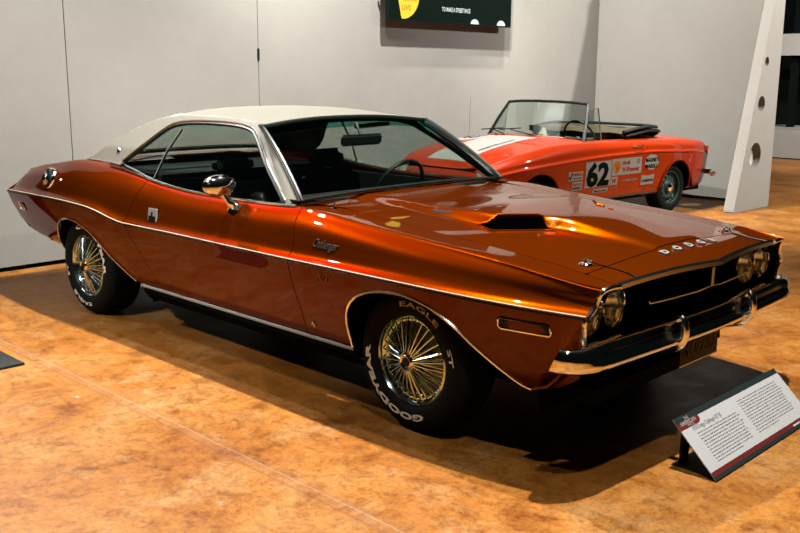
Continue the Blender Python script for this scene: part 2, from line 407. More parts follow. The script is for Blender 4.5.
# ---------------------------------------------------------------- screen
tv = empty('wall_screen', (-4.25, 3.21, 2.025)); tag(tv, 'black wall-mounted screen with a yellow round logo and small white text', 'screen')
MB().box(-.045, 0, 0, 1.99, 0, 1.12).build('frame', 'black', tv, bevel=.006)
MB().box(0, .002, .012, 1.978, .012, 1.108).build('display', 'screen', tv, smooth=False)
MB().box(-.149, -.045, .7, 1.3, .3, .8).build('bracket', 'black', tv)
mb = MB(); c = (.21, .262); f = sdf([(.02, .012), (.6, .012), (.6, .7), (.02, .7)])
V, F = clip(*grid([[Vector((.003, c[0]+r*math.cos(a*PI/24), c[1]+r*math.sin(a*PI/24))) for a in range(49)] for r in (0, .06, .12, .18, .24)]), lambda p: min(f(p[1], p[2]), p[1]-.12-.25*abs(p[2]-.3)))
mb.add(V, F).build('logo_disc', 'logo', tv, smooth=False, fix=False)
for (s_, u, v, z) in (('MECUM', .20, .27, .10), ('AUCTIONS', .22, .20, .06), ('LIVE', .20, .11, .07)):
    mb = MB(); tv_, tf_ = text_mesh(s_, z, bold=.02, squeeze=.75); w_ = text_width(tv_)
    mb.add([(.0045, u+(p.x)*(.20 if s_ != 'LIVE' else .13)/w_ - .01, v+p.y) for p in tv_], tf_)
    mb.build('logo_lettering', 'logo_red', tv, smooth=False, fix=False)
mb = MB(); mb.tube([(.004, .055+.09*math.cos(a), .20-.16*math.cos(a*.9)+.02*a) for a in (1.6, 1.9, 2.2, 2.6, 3.0)], .012, 6).build('logo_swoosh', 'screen_white', tv)
tv_, tf_ = text_mesh('TO MAKE A STREET RACE', .062, bold=.02, squeeze=.55); w_ = text_width(tv_)
MB().add([(.004, .80+p.x*.46/w_, .125+p.y) for p in tv_], tf_).build('caption', 'screen_white', tv, smooth=False, fix=False)
for cx, r in ((1.34, .07), (1.80, .075)):
    MB().add([(.004, cx, .012)]+[(.004, cx+r*math.cos(a*PI/12), .013+r*.75*math.sin(a*PI/12)) for a in range(13)], [(0, i, i+1) for i in range(1, 13)]).build('badge', 'screen_white', tv, smooth=False, fix=False)
# ---------------------------------------------------------------- floor sign
A0 = Vector((1.17, -.405, .004)); Wd, Hd = .92, .272; ca, sa = math.cos(math.radians(44.5)), math.sin(math.radians(44.5))
sg = empty('information_sign', A0); tag(sg, 'low tilted white information board with slate header on the floor before the bumper', 'sign')
def bp(u, v, w=0): return Vector((-ca*v+sa*w, u, sa*v+ca*w))       # board coordinates
def quad(mb, u0, u1, v0, v1, w=.0045): mb.add([bp(u0, v0, w), bp(u1, v0, w), bp(u1, v1, w), bp(u0, v1, w)], [(0, 1, 2, 3)])
mb = MB(); mb.prism([bp(0, 0, 0), bp(Wd, 0, 0), bp(Wd, Hd, 0), bp(0, Hd, 0)], bp(0, 0, .004)-bp(0, 0, 0)); mb.build('board', 'board', sg, smooth=False)
for a_, b_ in ((Hd*.905, Hd), (0, Hd*.055)): mb = MB(); quad(mb, 0, Wd, a_, b_); mb.build('slate_band', 'slate', sg, smooth=False, fix=False)
mb = MB(); mb.add([bp(0, Hd*.905, .0047), bp(0, Hd*.80, .0047), bp(.145, Hd*.80, .0047), bp(.165, Hd*.84, .0047), bp(.165, Hd*.905, .0047)], [(0, 1, 2, 3, 4)]); mb.build('maroon_tab', 'maroon', sg, smooth=False, fix=False); mb = MB()
quad(mb, 0, Wd*.80, Hd*.055, Hd*.125); quad(mb, Wd*.80, Wd, Hd*.085, Hd*.125); mb.build('maroon_band', 'maroon', sg, smooth=False, fix=False)
mb = MB()
for s_, u, v, z, sq in (('THE', .065, .915, .020, .9), ('AMERICAN', .02, .852, .023, 1.05), ('MUSCLE', .065, .815, .014, .9)):
    V, F = text_mesh(s_, z, bold=.02, squeeze=sq); mb.add([bp(u+p.x, v*Hd+p.y, .0055) for p in V], F)
mb.build('emblem', 'decal_white', sg, smooth=False, fix=False)
V, F = text_mesh('MUSEUM', .016, bold=.02); MB().add([bp(.80+p.x, .045*Hd+p.y, .0055) for p in V], F).build('corner_mark', 'decal_white', sg, smooth=False, fix=False)
V, F = text_mesh('1970 Dodge Challenger R/T SE', .026, squeeze=.72); MB().add([bp(.075+p.x, .725*Hd+p.y, .005) for p in V], F).build('title', 'ink', sg, smooth=False, fix=False)
rnd = random.Random(5)
for nm, u0, u1, v0, n in (('text_column', .085, .43, .665, 11), ('text_column', .47, .86, .80, 13)):
    mb = MB()
    for i in range(n):
        v = (v0-i*.046)*Hd; u = u0+rnd.uniform(0, .004); end = u1-rnd.uniform(0, .03) if i < n-1 else u0+.2
        while u < end:
            w_ = rnd.uniform(.006, .022)
            # word-like strokes
            x = u
            while x < u+w_:
                h = rnd.choice((.0035, .0035, .005)); quad(mb, x, x+.0016, v, v+h, .005); x += .0026
            u += w_+.0045
    mb.build(nm, 'ink', sg, smooth=False, fix=False)
for u0_, u1_ in ((.03, .25), (.6, .85)): MB().box(-.20, 0, u0_, u1_, -.003, .0).build('foot_plate', 'black', sg, smooth=False)
for u in (.06, .78): MB().prism([(-.185, u, 0), (-.175, u, 0), (-ca*.24, u, sa*.24-.01), (-ca*.24-.01, u, sa*.24-.018)], (0, .06, 0)).build('strut', 'black', sg, smooth=False)
# black mat by the left edge
mt = MB().box(-.5, 0, -.55, 0, 0, .012).build('floor_mat', 'mat_rubber', bevel=.004); mt.location = (-2.04, -1.62, 0)
tag(mt, 'corner of a flat black rubber pad on the floor at the left edge', 'mat')

# ================================================================ BURNT ORANGE MUSCLE CAR (front axle at the origin, nose towards +x)
CAR = empty('muscle_car', (0, 0, 0)); tag(CAR, 'large burnt orange metallic muscle coupe with cream vinyl roof in the foreground', 'car')
# key lines as functions of x, half width y > 0
zc = tab((.95, .655), (.8, .66), (.6, .665), (.3, .668), (0, .67), (-.35, .67), (-.7, .668), (-1.2, .667), (-1.6, .667), (-2.0, .664), (-2.15, .664), (-2.3, .680), (-2.45, .704), (-2.6, .718), (-2.9, .722), (-3.3, .715), (-3.7, .702), (-3.95, .69))
yc = tab((.95, .80), (.8, .845), (.6, .895), (.3, .93), (0, .945), (-.35, .95), (-.7, .952), (-2.0, .955), (-2.3, .965), (-2.6, .968), (-2.9, .96), (-3.3, .94), (-3.7, .905), (-3.95, .87))
zsh = tab((.95, .745), (.85, .752), (.6, .785), (.3, .812), (0, .832), (-.35, .858), (-.7, .882), (-.95, .872), (-1.2, .866), (-1.6, .864), (-2.0, .884), (-2.3, .925), (-2.6, .953), (-2.9, .957), (-3.3, .912), (-3.6, .868), (-3.7, .845), (-3.85, .77), (-3.95, .70))
ysh = tab((.95, .745), (.8, .78), (.6, .80), (-.3, .805), (-.7, .80), (-2.1, .80), (-2.6, .785), (-3.3, .785), (-3.95, .75))
yg = tab((.95, .665), (-.5, .665), (-.70, .70), (-.85, .775), (-2.9, .76), (-3.1, .70), (-3.95, .66))
zbot = tab((.95, .33), (.5, .33), (.3, .30), (-.3, .275), (-2.2, .275), (-2.5, .3), (-3.3, .40), (-3.95, .42))
zcen = tab((.95, .750), (.90, .772), (.82, .795), (.7, .812), (.5, .828), (.3, .842), (0, .858), (-.35, .868), (-.8, .880), (-1.2, .88), (-2.7, .94), (-3.0, .935), (-3.3, .915), (-3.6, .868), (-3.7, .845), (-3.85, .77), (-3.95, .70))
def bulge(x, y):
    y = abs(y)
    if x > .82: return 0
    h = .045*(1-.70*sstep(.25, .76, x))*(1-sstep(.70, .80, x))
    cen = 1-sstep(.175, .235, y+.02*sstep(.3, .8, x))        # narrow centre rib running forward
    back = 1-sstep(-.45, .02, x)
    edge = .28-(y-.20)*1.12                                     # swept front edge of the wide rear part
    wide = (1-sstep(.37-.06*back, .43+.02*back, y))*(1-sstep(edge-.012, edge+.012, x))*(1-.55*back)
    return h*max(cen*(1-.55*back), wide)
def zgap(x): return zsh(x)+.002*(x > -.5)
def section(x, n=5):
    z1, y1, z2, y2 = zc(x), yc(x), zsh(x), ysh(x); h = z2-z1; zb = zbot(x)
    P = [(y1-.13, zb-.02), (y1-.10, zb+.02), (y1-.062, zb+(z1-zb)*.35), (y1-.026, zb+(z1-zb)*.68), (y1-.008, z1-.035), (y1, z1),
         (y1-.030, z1+.13*h), (y1-.052, z1+.38*h), (y1-.30*(y1-y2)-.032, z1+.66*h), (y2+.03, z2-.09*h-.004), (y2, z2), (yg(x), zgap(x))]
    P[9] = (y2+.32*(y1-.05-y2), z1+.90*h)
    C = catmull(P, n, creases=(5,))
    return C
xs_body = []
x = -3.97
while x < .951: xs_body.append(round(x, 4)); x += .03 if (x < -.5 and not -3.3 < x < -2.2) else .024
SIDE = [[Vector((x, p[0], p[1])) for p in section(x)] for x in xs_body]
def hood_z(x, y):
    a = abs(y); zg, zm = zgap(x), zcen(x); w = yg(x)
    t = min(1, a/w); return zm+(zg-zm)*(t*t*(1.15-.15*t))+bulge(x, y)
HOODG = [[Vector((x, y, hood_z(x, y))) for y in [k*.0125 for k in range(0, 64)]] for x in [.95-.0125*k for k in range(0, 147)]]
def side_y(x, z):
    """y of the body skin at (x,z)"""
    C = section(x, 4)
    for a, b in zip(C, C[1:]):
        if a[1] <= z <= b[1] and b[1] > a[1]: return a[0]+(b[0]-a[0])*(z-a[1])/(b[1]-a[1])
    return C[0][0] if z < C[0][1] else C[-1][0]
ARCH = [(-.345, .0), (-.350, .30), (-.348, .42), (-.315, .50), (-.24, .565), (-.13, .603), (0, .616), (.09, .608), (.19, .580), (.28, .53), (.37, .455), (.45, .392), (.54, .325), (.60, .27), (.6, 0)]
ARCHF = [tuple(p) for p in smooth_poly([ARCH[0]]+ARCH[1:-1]+[ARCH[-1]], 4, False)]
AR = [(-3.18, .0), (-3.178, .36), (-3.15, .45), (-3.08, .535), (-2.98, .585), (-2.86, .603), (-2.74, .598), (-2.62, .56), (-2.52, .50), (-2.42, .428), (-2.30, .365), (-2.16, .292), (-2.08, .25), (-2.0, 0)]
ARCHR = [tuple(p) for p in smooth_poly(AR, 4, False)]
fF, fR = sdf(ARCHF), sdf(ARCHR)
def gx_front(z): return -.66-.03*sstep(.33, .67, z)-.055*sstep(.68, .90, z)
def gx_rear(z): return -1.955-(z-.35)/.315*.205 if z < .665 else -2.16+.045*sstep(.665, .90, z)
tail_poly = sdf([(-1, 2), (-1, -1), (-3.3, -1), (-3.42, .395), (-3.60, .41), (-3.72, .44), (-3.82, .50), (-3.875, .60), (-3.895, .69), (-3.86, .755), (-3.79, .80), (-3.72, .84), (-3.70, .87), (-3.7, 2)])
nose_poly = sdf([(-1, 2), (.875, 2), (.875, .752), (.862, .738), (.85, .69), (.838, .60), (.825, .50), (.79, .40), (.70, .345), (.5, .315), (.3, -1), (-1, -1)])
SV, SF = grid(SIDE)
G = .0028
for s in (-1, 1):
    def mir(V): return [Vector((p[0], p[1]*s, p[2])) for p in V]
    def panel(name, fn, m='orange', t=.012):
        V, F = clip(SV, SF, fn); return sheet(name, mir(V), F, m, CAR, ref=(-1.5, 0, .5), t=t)
    fd = panel('front_fender', lambda p: min(p[0]-gx_front(p[2])-G, -fF(p[0], p[2]), nose_poly(p[0], p[2]), .006+p[1]-yg(p[0])))
    dr = panel('door', lambda p: min(gx_front(p[2])-G-p[0], p[0]-gx_rear(p[2])-G, p[2]-.292))
    qp = panel('quarter_panel', lambda p: min(gx_rear(p[2])-G-p[0], -fR(p[0], p[2]), tail_poly(p[0], p[2])))
    # near-black strips paint the shade behind the panel gaps
    for gx in (gx_front, gx_rear):
        mb = MB()
        zs = [.30+.02*i for i in range(31)]
        pts = [(gx(z), side_y(gx(z), z)-.014, z) for z in zs if z < zsh(gx(z))-.004]
        for a, b in zip(pts, pts[1:]):
            mb.add([(a[0]-.012, a[1]*s, a[2]), (a[0]+.012, a[1]*s, a[2]), (b[0]+.012, b[1]*s, b[2]), (b[0]-.012, b[1]*s, b[2])], [(0, 1, 2, 3)])
        mb.build('door_gap_shade', 'void', CAR, fix=False)
    # rocker sill under the door with its chrome strip
    mb = MB(); P = []
    for k in range(37):
        x = -.33-(1.80/36)*k; P.append([(x, .855*s, .30), (x, .862*s, .262), (x, .83*s, .215), (x, .78*s, .205)])
    V, F = grid([[Vector(p) for p in r] for r in P]); sheet('rocker_panel', V, F, 'black_low', CAR, ref=(-1, 0, .4), t=.01)
    mb = MB(); mb.tube([(x, (side_y(x, .30)+.004)*s, .290) for x in [-.345-.09*k for k in range(21)]], .009, 8).build('sill_moulding', 'silver_trim', CAR)
    # wheel arch mouldings
    for A, nm in ((ARCHF, 'arch_moulding'), (ARCHR, 'arch_moulding')):
        pts = [(a, b) for a, b in A if b > .30]
        MB().tube([(a, (side_y(a, b)+.002)*s, b) for a, b in pts], .0065, 8).build(nm, 'bright', CAR)
    # orange flare just outside the rear arch lip is part of the skin; inner wheel wells
    for cx, A in ((0, ARCHF), (-2.8, ARCHR)):
        mb = MB(); ys_ = (.93, .80, .60, .45)
        rows = []
        for a, b in A:
            if b > .2: rows.append([Vector((a, (min(y, side_y(a, max(b, .3))-.012))*s, b)) for y in ys_])
        V, F = grid(rows); mb.add(V, F)
        n = len(rows); mb.add([r[-1] for r in rows], [tuple(range(n))])
        mb.build('wheel_well', 'void', CAR, fix=False)
    # body pinstripe: chrome/cream line with a dark companion below
    for dz, r_, m_, nm, off in ((0, .0036, 'stripe', 'pinstripe', .0015), (-.013, .0035, 'black', 'dark_stripe', .001)):
        pts = [(x, (side_y(x, zc(x)+dz)+off)*s, zc(x)+dz) for x in [.845-.05*k for k in range(96)] if x > -3.92]
        MB().tube(pts, r_, 6).build(nm, m_, CAR)
    # belt line chrome
    MB().tube([(x, (.803)*s, zsh(x)+.004) for x in [-.80-.05*k for k in range(36)]], .007, 6).build('belt_moulding', 'bright', CAR)
# ---------------------------------------------------------------- hood, nose panel, cowl
def both(V, F):
    n = len(V); return list(V)+[Vector((p[0], -p[1], p[2])) for p in V], list(F)+[tuple(i+n for i in f[::-1]) for f in F]
def weld(V, F):
    key = {}; mp = []; NV = []
    for p in V:
        k = (round(p[0], 5), round(p[1], 5), round(p[2], 5))
        if k not in key: key[k] = len(NV); NV.append(p)
        mp.append(key[k])
    NF = []
    for f in F:
        g = tuple(mp[i] for i in f); g = tuple(a for j, a in enumerate(g) if a != g[j-1])
        if len(set(g)) > 2: NF.append(g)
    return NV, NF
HV, HF = grid(HOODG)
seam = lambda y: .745-.02*(abs(y)/.66)**2
nosex = lambda y: .928-.062*(abs(y)/.66)**1.0 if abs(y) < .66 else .866
SLOT = [(.015, .44), (.185, .235), (.285, .250), (.295, .272), (.135, .468), (.11, .475)]
slot = sdf(SLOT)
slotf = lambda p: slot(p[0], abs(p[1]))
V, F = clip(HV, HF, lambda p: min(seam(p[1])-G-p[0], p[0]+.845-.03*(abs(p[1])/.66)**2, yg(.3)-G-p[1], -slotf(p)))
V, F = weld(*both(V, F)); sheet('hood', V, F, 'orange', CAR, ref=(0, 0, .3), t=.012, sharp=50)
HOOD = [o for o in CAR.children if o.name.startswith('hood')][0]
V, F = clip(HV, HF, lambda p: min(p[0]-seam(p[1])-G, nosex(p[1])-p[0], yg(.3)-G-p[1]))
V, F = weld(*both(V, F)); sheet('nose_panel', V, F, 'orange', CAR, ref=(0, 0, .3), t=.012)
V, F = clip(HV, HF, lambda p: min(-.852+.03*(abs(p[1])/.66)**2-p[0], .74-p[1]))
V, F = weld(*both(V, F)); sheet('cowl_panel', V, F, 'orange', CAR, ref=(0, 0, .3), t=.01)
# near-black block and strips paint the darkness under the hood gaps
mb = MB(); mb.box(-.84, .60, -.70, .70, .50, .70); mb.build('engine_bay', 'void', CAR, smooth=False)
for s in (-1, 1):
    mb = MB()
    xs_ = [.86-.05*k for k in range(35)]
    for a, b in zip(xs_, xs_[1:]):
        mb.add([(a, .64*s, hood_z(a, .66)-.02), (a, .69*s, hood_z(a, .66)-.02), (b, .69*s, hood_z(b, .66)-.02), (b, .64*s, hood_z(b, .66)-.02)], [(0, 1, 2, 3)])
    mb.build('hood_gap_shade', 'void', CAR, fix=False)
mb = MB(); ys_ = [-.64+.04*k for k in range(33)]
for a, b in zip(ys_, ys_[1:]):
    mb.add([(seam(a)-.015, a, hood_z(.745, a)-.016), (seam(a)+.015, a, hood_z(.745, a)-.016), (seam(b)+.015, b, hood_z(.745, b)-.016), (seam(b)-.015, b, hood_z(.745, b)-.016)], [(0, 1, 2, 3)])
mb.build('hood_gap_shade', 'void', CAR, fix=False)
# scoops: dark throat with an orange lip
for s in (-1, 1):
    loop = SLOT
    L2 = [Vector((a, b)) for a, b in loop]; dense = []
    for i in range(6):
        for k in range(6): dense.append(L2[i].lerp(L2[(i+1) % 6], k/6))
    top = [Vector((p.x, p.y*s, hood_z(p.x, p.y)-.004)) for p in dense]
    low = [Vector((p.x-.03, p.y*s, .80)) for p in dense]
    n = len(top); mb = MB(); mb.add(top+low, [(i, (i+1) % n, n+(i+1) % n, n+i) for i in range(n)]+[tuple(range(n, 2*n))])
    sc = mb.build('hood_scoop', 'void', HOOD, fix=False)
    MB().tube([Vector((p.x, p.y*s, hood_z(p.x, p.y)+.001)) for p in dense], .006, 6, closed=True).build('scoop_lip', 'orange', HOOD)
# nose chrome
def nose_z(y): return hood_z(nosex(y), y)
pts = [(nosex(y)+.004, y, nose_z(y)-.006) for y in [-.66+.03*k for k in range(45)]]
mb = MB()
for a, b in zip(pts, pts[1:]):
    mb.add([(a[0]-.012, a[1], a[2]+.010), (a[0]+.004, a[1], a[2]+.004), (a[0]+.004, a[1], a[2]-.012), (a[0]-.01, a[1], a[2]-.016)]+[(b[0]-.012, b[1], b[2]+.010), (b[0]+.004, b[1], b[2]+.004), (b[0]+.004, b[1], b[2]-.012), (b[0]-.01, b[1], b[2]-.016)], [(0, 1, 5, 4), (1, 2, 6, 5), (2, 3, 7, 6)])
V, F = weld([Vector(p) for p in mb.v], mb.f); m2 = MB(); m2.add(V, F); m2.build('nose_moulding', 'bright', CAR, fix=False)
for s in (-1, 1):
    P = smooth_poly([(.872, .66*s, .748), (.869, .73*s, .750)]+[(a, (side_y(a, b)-.002)*s, b) for a, b in ((.862, .738), (.853, .71), (.847, .68), (.840, .64), (.833, .60), (.826, .55))], 5, False)
    MB().tube(P, .010, 8).build('fender_edge_moulding', 'bright', CAR)
    # panel that closes the fender front to the cavity
    V, F = grid([[Vector((a+dx, b, c)) for dx in (0, -.16)] for a, b, c in [(p.x-.006, p.y-.004*s, p.z) for p in P]]); sheet('cavity_side', V, F, 'black', CAR, ref=(.8, 0, .6), t=.004)
# grille cavity
mb = MB(); mb.box(.60, .63, -.77, .77, .44, .735); mb.build('cavity_wall', 'void', CAR, smooth=False)
mb = MB(); mb.box(.64, .84, -.80, .80, .50, .52); mb.build('cavity_floor', 'void', CAR, smooth=False)
gv = MB()
for k in range(11):
    z = .565+.015*k
    for sg_ in (-1, 1): gv.prism([(.795, 0, z), (.79, 0, z+.003), (.735, .5*sg_, z+.003), (.74, .5*sg_, z)], (-.03, 0, 0))
for k in range(41):
    y = -.5+.025*k; gv.box(.70+.0*abs(y), .775-.1*abs(y), y-.0015, y+.0015, .565, .72)
gv.build('grille', 'black', CAR, smooth=False)
for s in (-1, 1):
    P = [(.905, .006*s, .728), (.903, .006*s, .652), (.89, .10*s, .640), (.87, .30*s, .637), (.862, .42*s, .640), (.862, .43*s, .650)]
    MB().tube(P, .0035, 6).build('grille_moulding', 'satin', CAR)
    for y in (.560, .718):
        T = Matrix.Translation((.775, y*s, .638)) @ Matrix.Rotation(-.06*s, 4, 'Z')
        ring = MB().lathe([(.060, -.06), (.070, -.05), (.084, -.01), (.084, .012), (.081, .018), (.077, .012), (.076, -.02)], T, 40, 'X').build('headlamp', 'chrome', CAR)
        MB().lathe([(.0005, .012), (.03, .010), (.055, .002), (.072, -.010), (.077, -.02)], T, 40, 'X').build('lens', 'clear', ring)
        MB().lathe([(.004, -.055), (.035, -.05), (.06, -.035), (.076, -.012)], T, 40, 'X').build('reflector', 'lamp_glass', ring)
# bumper
def bump_path(y):
    a = abs(y); return .925-.035*(a/.8)**1.3
bprof = [(-.060, .085), (-.03, .090), (-.010, .088), (-.002, .078), (-.004, .055), (.004, .035), (.016, .026), (.022, .014), (.018, .0), (-.006, -.014), (-.05, -.026)]
ctr = [(bump_path(y), y) for y in [-.80+.05*k for k in range(33)]]
left = [(.884, .835), (.870, .868), (.852, .893), (.828, .912), (.80, .925), (.770, .932)]
path = [(a, -b) for a, b in reversed(left)]+ctr+left
rows = []
for i, (a, b) in enumerate(path):
    p0 = Vector(path[max(i-1, 0)]); p1 = Vector(path[min(i+1, len(path)-1)]); t = (p1-p0).normalized(); nrm = Vector((t.y, -t.x))
    ab = abs(b); e = sstep(.76, .86, ab); base = .468+.0*ab
    r = []
    for k, (o_, z_) in enumerate(bprof):
        oo = o_*(1-e)+min(o_, .012)*e*.9; zz = z_*(1-e)+(z_*.88 - .0)*e
        if e > 0 and 4 <= k <= 7: oo = oo*(1-e)+.012*e
        zz += .0
        r.append(Vector((a+nrm.x*oo+(.035*(zz-.0)/.08*sstep(.895, .932, ab)), b+nrm.y*oo, base+zz)))
    rows.append(r)
V, F = grid(rows); bumper = sheet('front_bumper', V, F, 'chrome', CAR, ref=(.2, 0, .5), t=.006, sharp=60)
for s in (-1, 1):
    gp = smooth_poly([(.915, .30*s, .562), (.930, .30*s, .575), (.945, .30*s, .565), (.952, .30*s, .53), (.950, .30*s, .495), (.934, .30*s, .462), (.90, .29*s, .436), (.84, .28*s, .418)], 4, False)
    MB().tube(gp, [.010+.006*math.sin(PI*i/(len(gp)-1)) for i in range(len(gp))], 12).build('bumper_guard', 'chrome', bumper)
# valance and plate
V, F = grid([[Vector((.80-.03*(abs(y)/.8)**2-dx, y, z)) for dx, z in ((0, .50), (.0, .44), (.03, .40), (.07, .36), (.14, .335))] for y in [-.84+.06*k for k in range(29)]])
sheet('front_valance', V, F, 'orange', CAR, ref=(.2, 0, .5), t=.01)
pl = MB().box(.862, .868, -.165, .165, .325, .465).build('licence_plate', 'black', CAR, bevel=.002)
mb = MB(); V, F = text_mesh('MOPARS', .085, bold=.01, squeeze=.78); w_ = text_width(V)
extrude_text(mb, V, F, lambda u, v, w: Vector((.8685+w, -.145+u*.29/w_, .362+v)), .002); mb.build('plate_lettering', mat('brown_plate_lettering', (.16, .09, .03), .5), pl, smooth=False)
MB().box(.868, .870, -.165, .165, .325, .330).build('plate_edge', 'satin', pl)
# hood lettering D O D G E
for k, ch in enumerate('DODGE'):
    V, F = text_mesh(ch, .048, 'CENTER', bold=.06); mb = MB(); yk = -.20+.10*k; xk = .775
    extrude_text(mb, V, F, lambda u, v, w: Vector((xk+.03-v*.95, yk+u*1.15, hood_z(xk+.03-v, yk+u)+.0015+w)), .006)
    mb.build('nose_letter', 'letter_silver', CAR, smooth=False)
# hood pins with lanyards, washer nozzle, hood script
for s in (-1, 1):
    x0, y0 = .665, .575*s; z0 = hood_z(x0, y0)
    pin = MB().lathe([(.0005, .006), (.022, .005), (.028, .0)], Matrix.Translation((x0, y0, z0)), 20, 'Z').build('hood_pin', 'chrome', CAR)
    MB().tube([(x0, y0, z0), (x0, y0, z0+.022)], .005, 8).build('pin_post', 'chrome', pin)
    MB().tube([(x0-.018, y0-.01, z0+.012), (x0, y0+.004, z0+.016), (x0+.022, y0+.012, z0+.012), (x0+.026, y0, z0+.01), (x0, y0-.012, z0+.014)], .0025, 6).build('pin_clip', 'chrome', pin)
    MB().tube(smooth_poly([(x0+.02, y0+.01, z0+.010), (.72, y0+.03*s*-1, hood_z(.72, y0)+.006), (.78, y0-.04*s, hood_z(.78, y0)+.006), (.84, y0-.035*s, hood_z(.84, y0)+.006), (.872, y0-.02*s, hood_z(.872, y0)+.004)], 5, False), .0025, 6).build('lanyard', 'lanyard_black', pin)
x0, y0 = -.62, -.72; z0 = side_y and zsh(x0)
wz = MB().lathe([(.0005, .012), (.010, .010), (.014, 0)], Matrix.Translation((x0, y0, z0)), 14, 'Z').tube([(x0, y0, z0), (x0, y0, z0+.035)], .003, 6).build('antenna_mount', 'chrome', CAR)
def script(name, txt, size, x0, z0, m, s=-1, slant=.25, d=.003, sq=1., bold=.0):
    V, F = text_mesh(txt, size, bold=bold, squeeze=sq); mb = MB()
    extrude_text(mb, V, F, lambda u, v, w: Vector((x0-s*0+u+slant*v, s*(side_y(x0+u, z0+v)+.001+w), z0+v)), d)
    return mb.build(name, m, CAR, smooth=False)
script('fender_script', 'Challenger', .052, -.565, .735, 'script_chrome', sq=.72)
script('fender_badge', 'R/T', .055, -.50, .595, 'amber', sq=1.05, slant=.4, bold=.02)
V, F = text_mesh('Magnum', .034, bold=.01); mb = MB()
extrude_text(mb, V, F, lambda u, v, w: Vector((-.30+u, -.40+v, hood_z(-.30+u, -.40+v)+.001+w)), .002); mb.build('hood_badge', 'black', HOOD, smooth=False)
# side markers
for x0, x1, z0, z1, m_ in ((.50, .715, .562, .607, 'lamp_glass'), (-3.70, -3.60, .575, .625, 'black')):
    P = [(x0, z0+.01), (x0+.01, z0), (x1-.01, z0), (x1, z0+.01), (x1-.008, z1-.008), (x1-.02, z1), (x0+.01, z1), (x0, z1-.01)]
    for s in (-1, 1):
        o = MB().tube([(a, (side_y(a, b)+.003)*s, b) for a, b in P], .005, 6, closed=True).build('side_marker', 'chrome', CAR)
        MB().add([(a, (side_y(a, b)+.002)*s, b) for a, b in P], [tuple(range(len(P)))]).build('marker_lens', 'black' if x0 > 0 else 'decal_white', o, fix=False)
# fuel cap, door badge, small emblem, door handle, lock
def disc_on_side(name, x0, z0, prof, m, parent=CAR, tilt=0.):
    T = Matrix.Translation((x0, -side_y(x0, z0), z0)) @ Matrix.Rotation(tilt, 4, 'X'); return MB().lathe(prof, T, 36, 'Y').build(name, m, parent)
fc = disc_on_side('fuel_cap', -3.19, .825, [(.0005, -.045), (.022, -.045), (.026, -.040), (.044, -.034), (.050, -.028), (.063, -.022), (.070, -.012), (.070, .01)], 'chrome', tilt=-.22)
disc_on_side('cap_ring', -3.19, .825, [(.046, -.034), (.056, -.030), (.064, -.0235)], 'black', fc, -.22)
disc_on_side('fuel_lock', -3.02, .83, [(.0005, -.008), (.008, -.006), (.009, 0)], 'chrome')
hx, hz = -1.905, .725
dh = MB().box(-.045, .045, -.004, .012, -.042, .042, Matrix.Translation((hx, -side_y(hx, hz)-.004, hz)) @ Matrix.Rotation(-.12, 4, 'X')).build('door_handle', 'decal_white', CAR, bevel=.002)
MB().box(-.034, .034, -.0065, -.003, -.030, .0, Matrix.Translation((hx, -side_y(hx, hz)-.004, hz)) @ Matrix.Rotation(-.12, 4, 'X')).box(-.004, .004, -.010, -.003, 0, .022, Matrix.Translation((hx, -side_y(hx, hz)-.004, hz)) @ Matrix.Rotation(-.12, 4, 'X')).build('latch_flap', 'black', dh, smooth=False)
MB().box(-.05, .05, -.002, .012, -.045, .045, Matrix.Translation((hx, -side_y(hx, hz)-.001, hz)) @ Matrix.Rotation(-.12, 4, 'X')).build('handle_frame', 'chrome', dh, bevel=.003)
MB().tube([(-.60, -side_y(-.60, .36)-.004, .36), (-.595, -side_y(-.59, .37)-.004, .374), (-.585, -side_y(-.58, .35)-.004, .35)], .005, 6).build('rocker_emblem', 'satin', CAR)
# door mirror (right)
mo = MB(); T = Matrix.Translation((-1.275, -.900, .945)) @ Matrix.Rotation(-.25, 4, 'Z') @ Matrix.Rotation(-.06, 4, 'Y')
prof = [(.0005, -.045), (.03, -.042), (.055, -.030), (.066, -.010), (.068, .008), (.0685, .02), (.064, .026), (.0005, .022)]
V = []; n = 40
base_ = MB().lathe(prof, None, n, 'X'); mo.add([T @ Vector((-p[0]*1.0, p[1]*1.25, p[2]*.82)) for p in base_.v], base_.f)
mir_ = mo.build('door_mirror', 'chrome', CAR)
MB().tube(smooth_poly([(-1.265, -.895, .925), (-1.255, -.89, .90), (-1.235, -.87, .862), (-1.225, -.85, .845)], 4, False), [.020]*4+[.018]*4+[.022]*4+[.026], 12).build('mirror_stalk', 'chrome', mir_)
MB().lathe([(.0005, .008), (.026, .006), (.036, .0)], Matrix.Translation((-1.225, -.855, .835)) @ Matrix.Rotation(.9, 4, 'X') @ Matrix.Diagonal((1.3, 1, .8, 1)), 24, 'Z').build('mirror_base', 'chrome', mir_)

# ---------------------------------------------------------------- greenhouse
def ysd(z): return .80-.50*(z-.87)-.25*max(0, z-1.05)
WIN = [(-2.49, .962), (-2.42, 1.010), (-2.346, 1.063), (-2.248, 1.142), (-2.19, 1.178), (-2.12, 1.200), (-1.98, 1.214), (-1.80, 1.219), (-1.60, 1.218), (-1.48, 1.210), (-1.41, 1.197), (-1.362, 1.178), (-1.223, 1.095), (-1.058, .985), (-.905, .882), (-.95, .872), (-1.2, .866), (-1.55, .864), (-1.85, .874), (-2.0, .886), (-2.17, .906), (-2.33, .932)]
fW = sdf(WIN)
zr = tab((-1.30, 1.228), (-1.4, 1.242), (-1.6, 1.256), (-1.8, 1.262), (-2.0, 1.262), (-2.15, 1.254), (-2.3, 1.236), (-2.42, 1.208), (-2.54, 1.165), (-2.64, 1.118), (-2.74, 1.062), (-2.84, 1.0), (-2.93, .962))
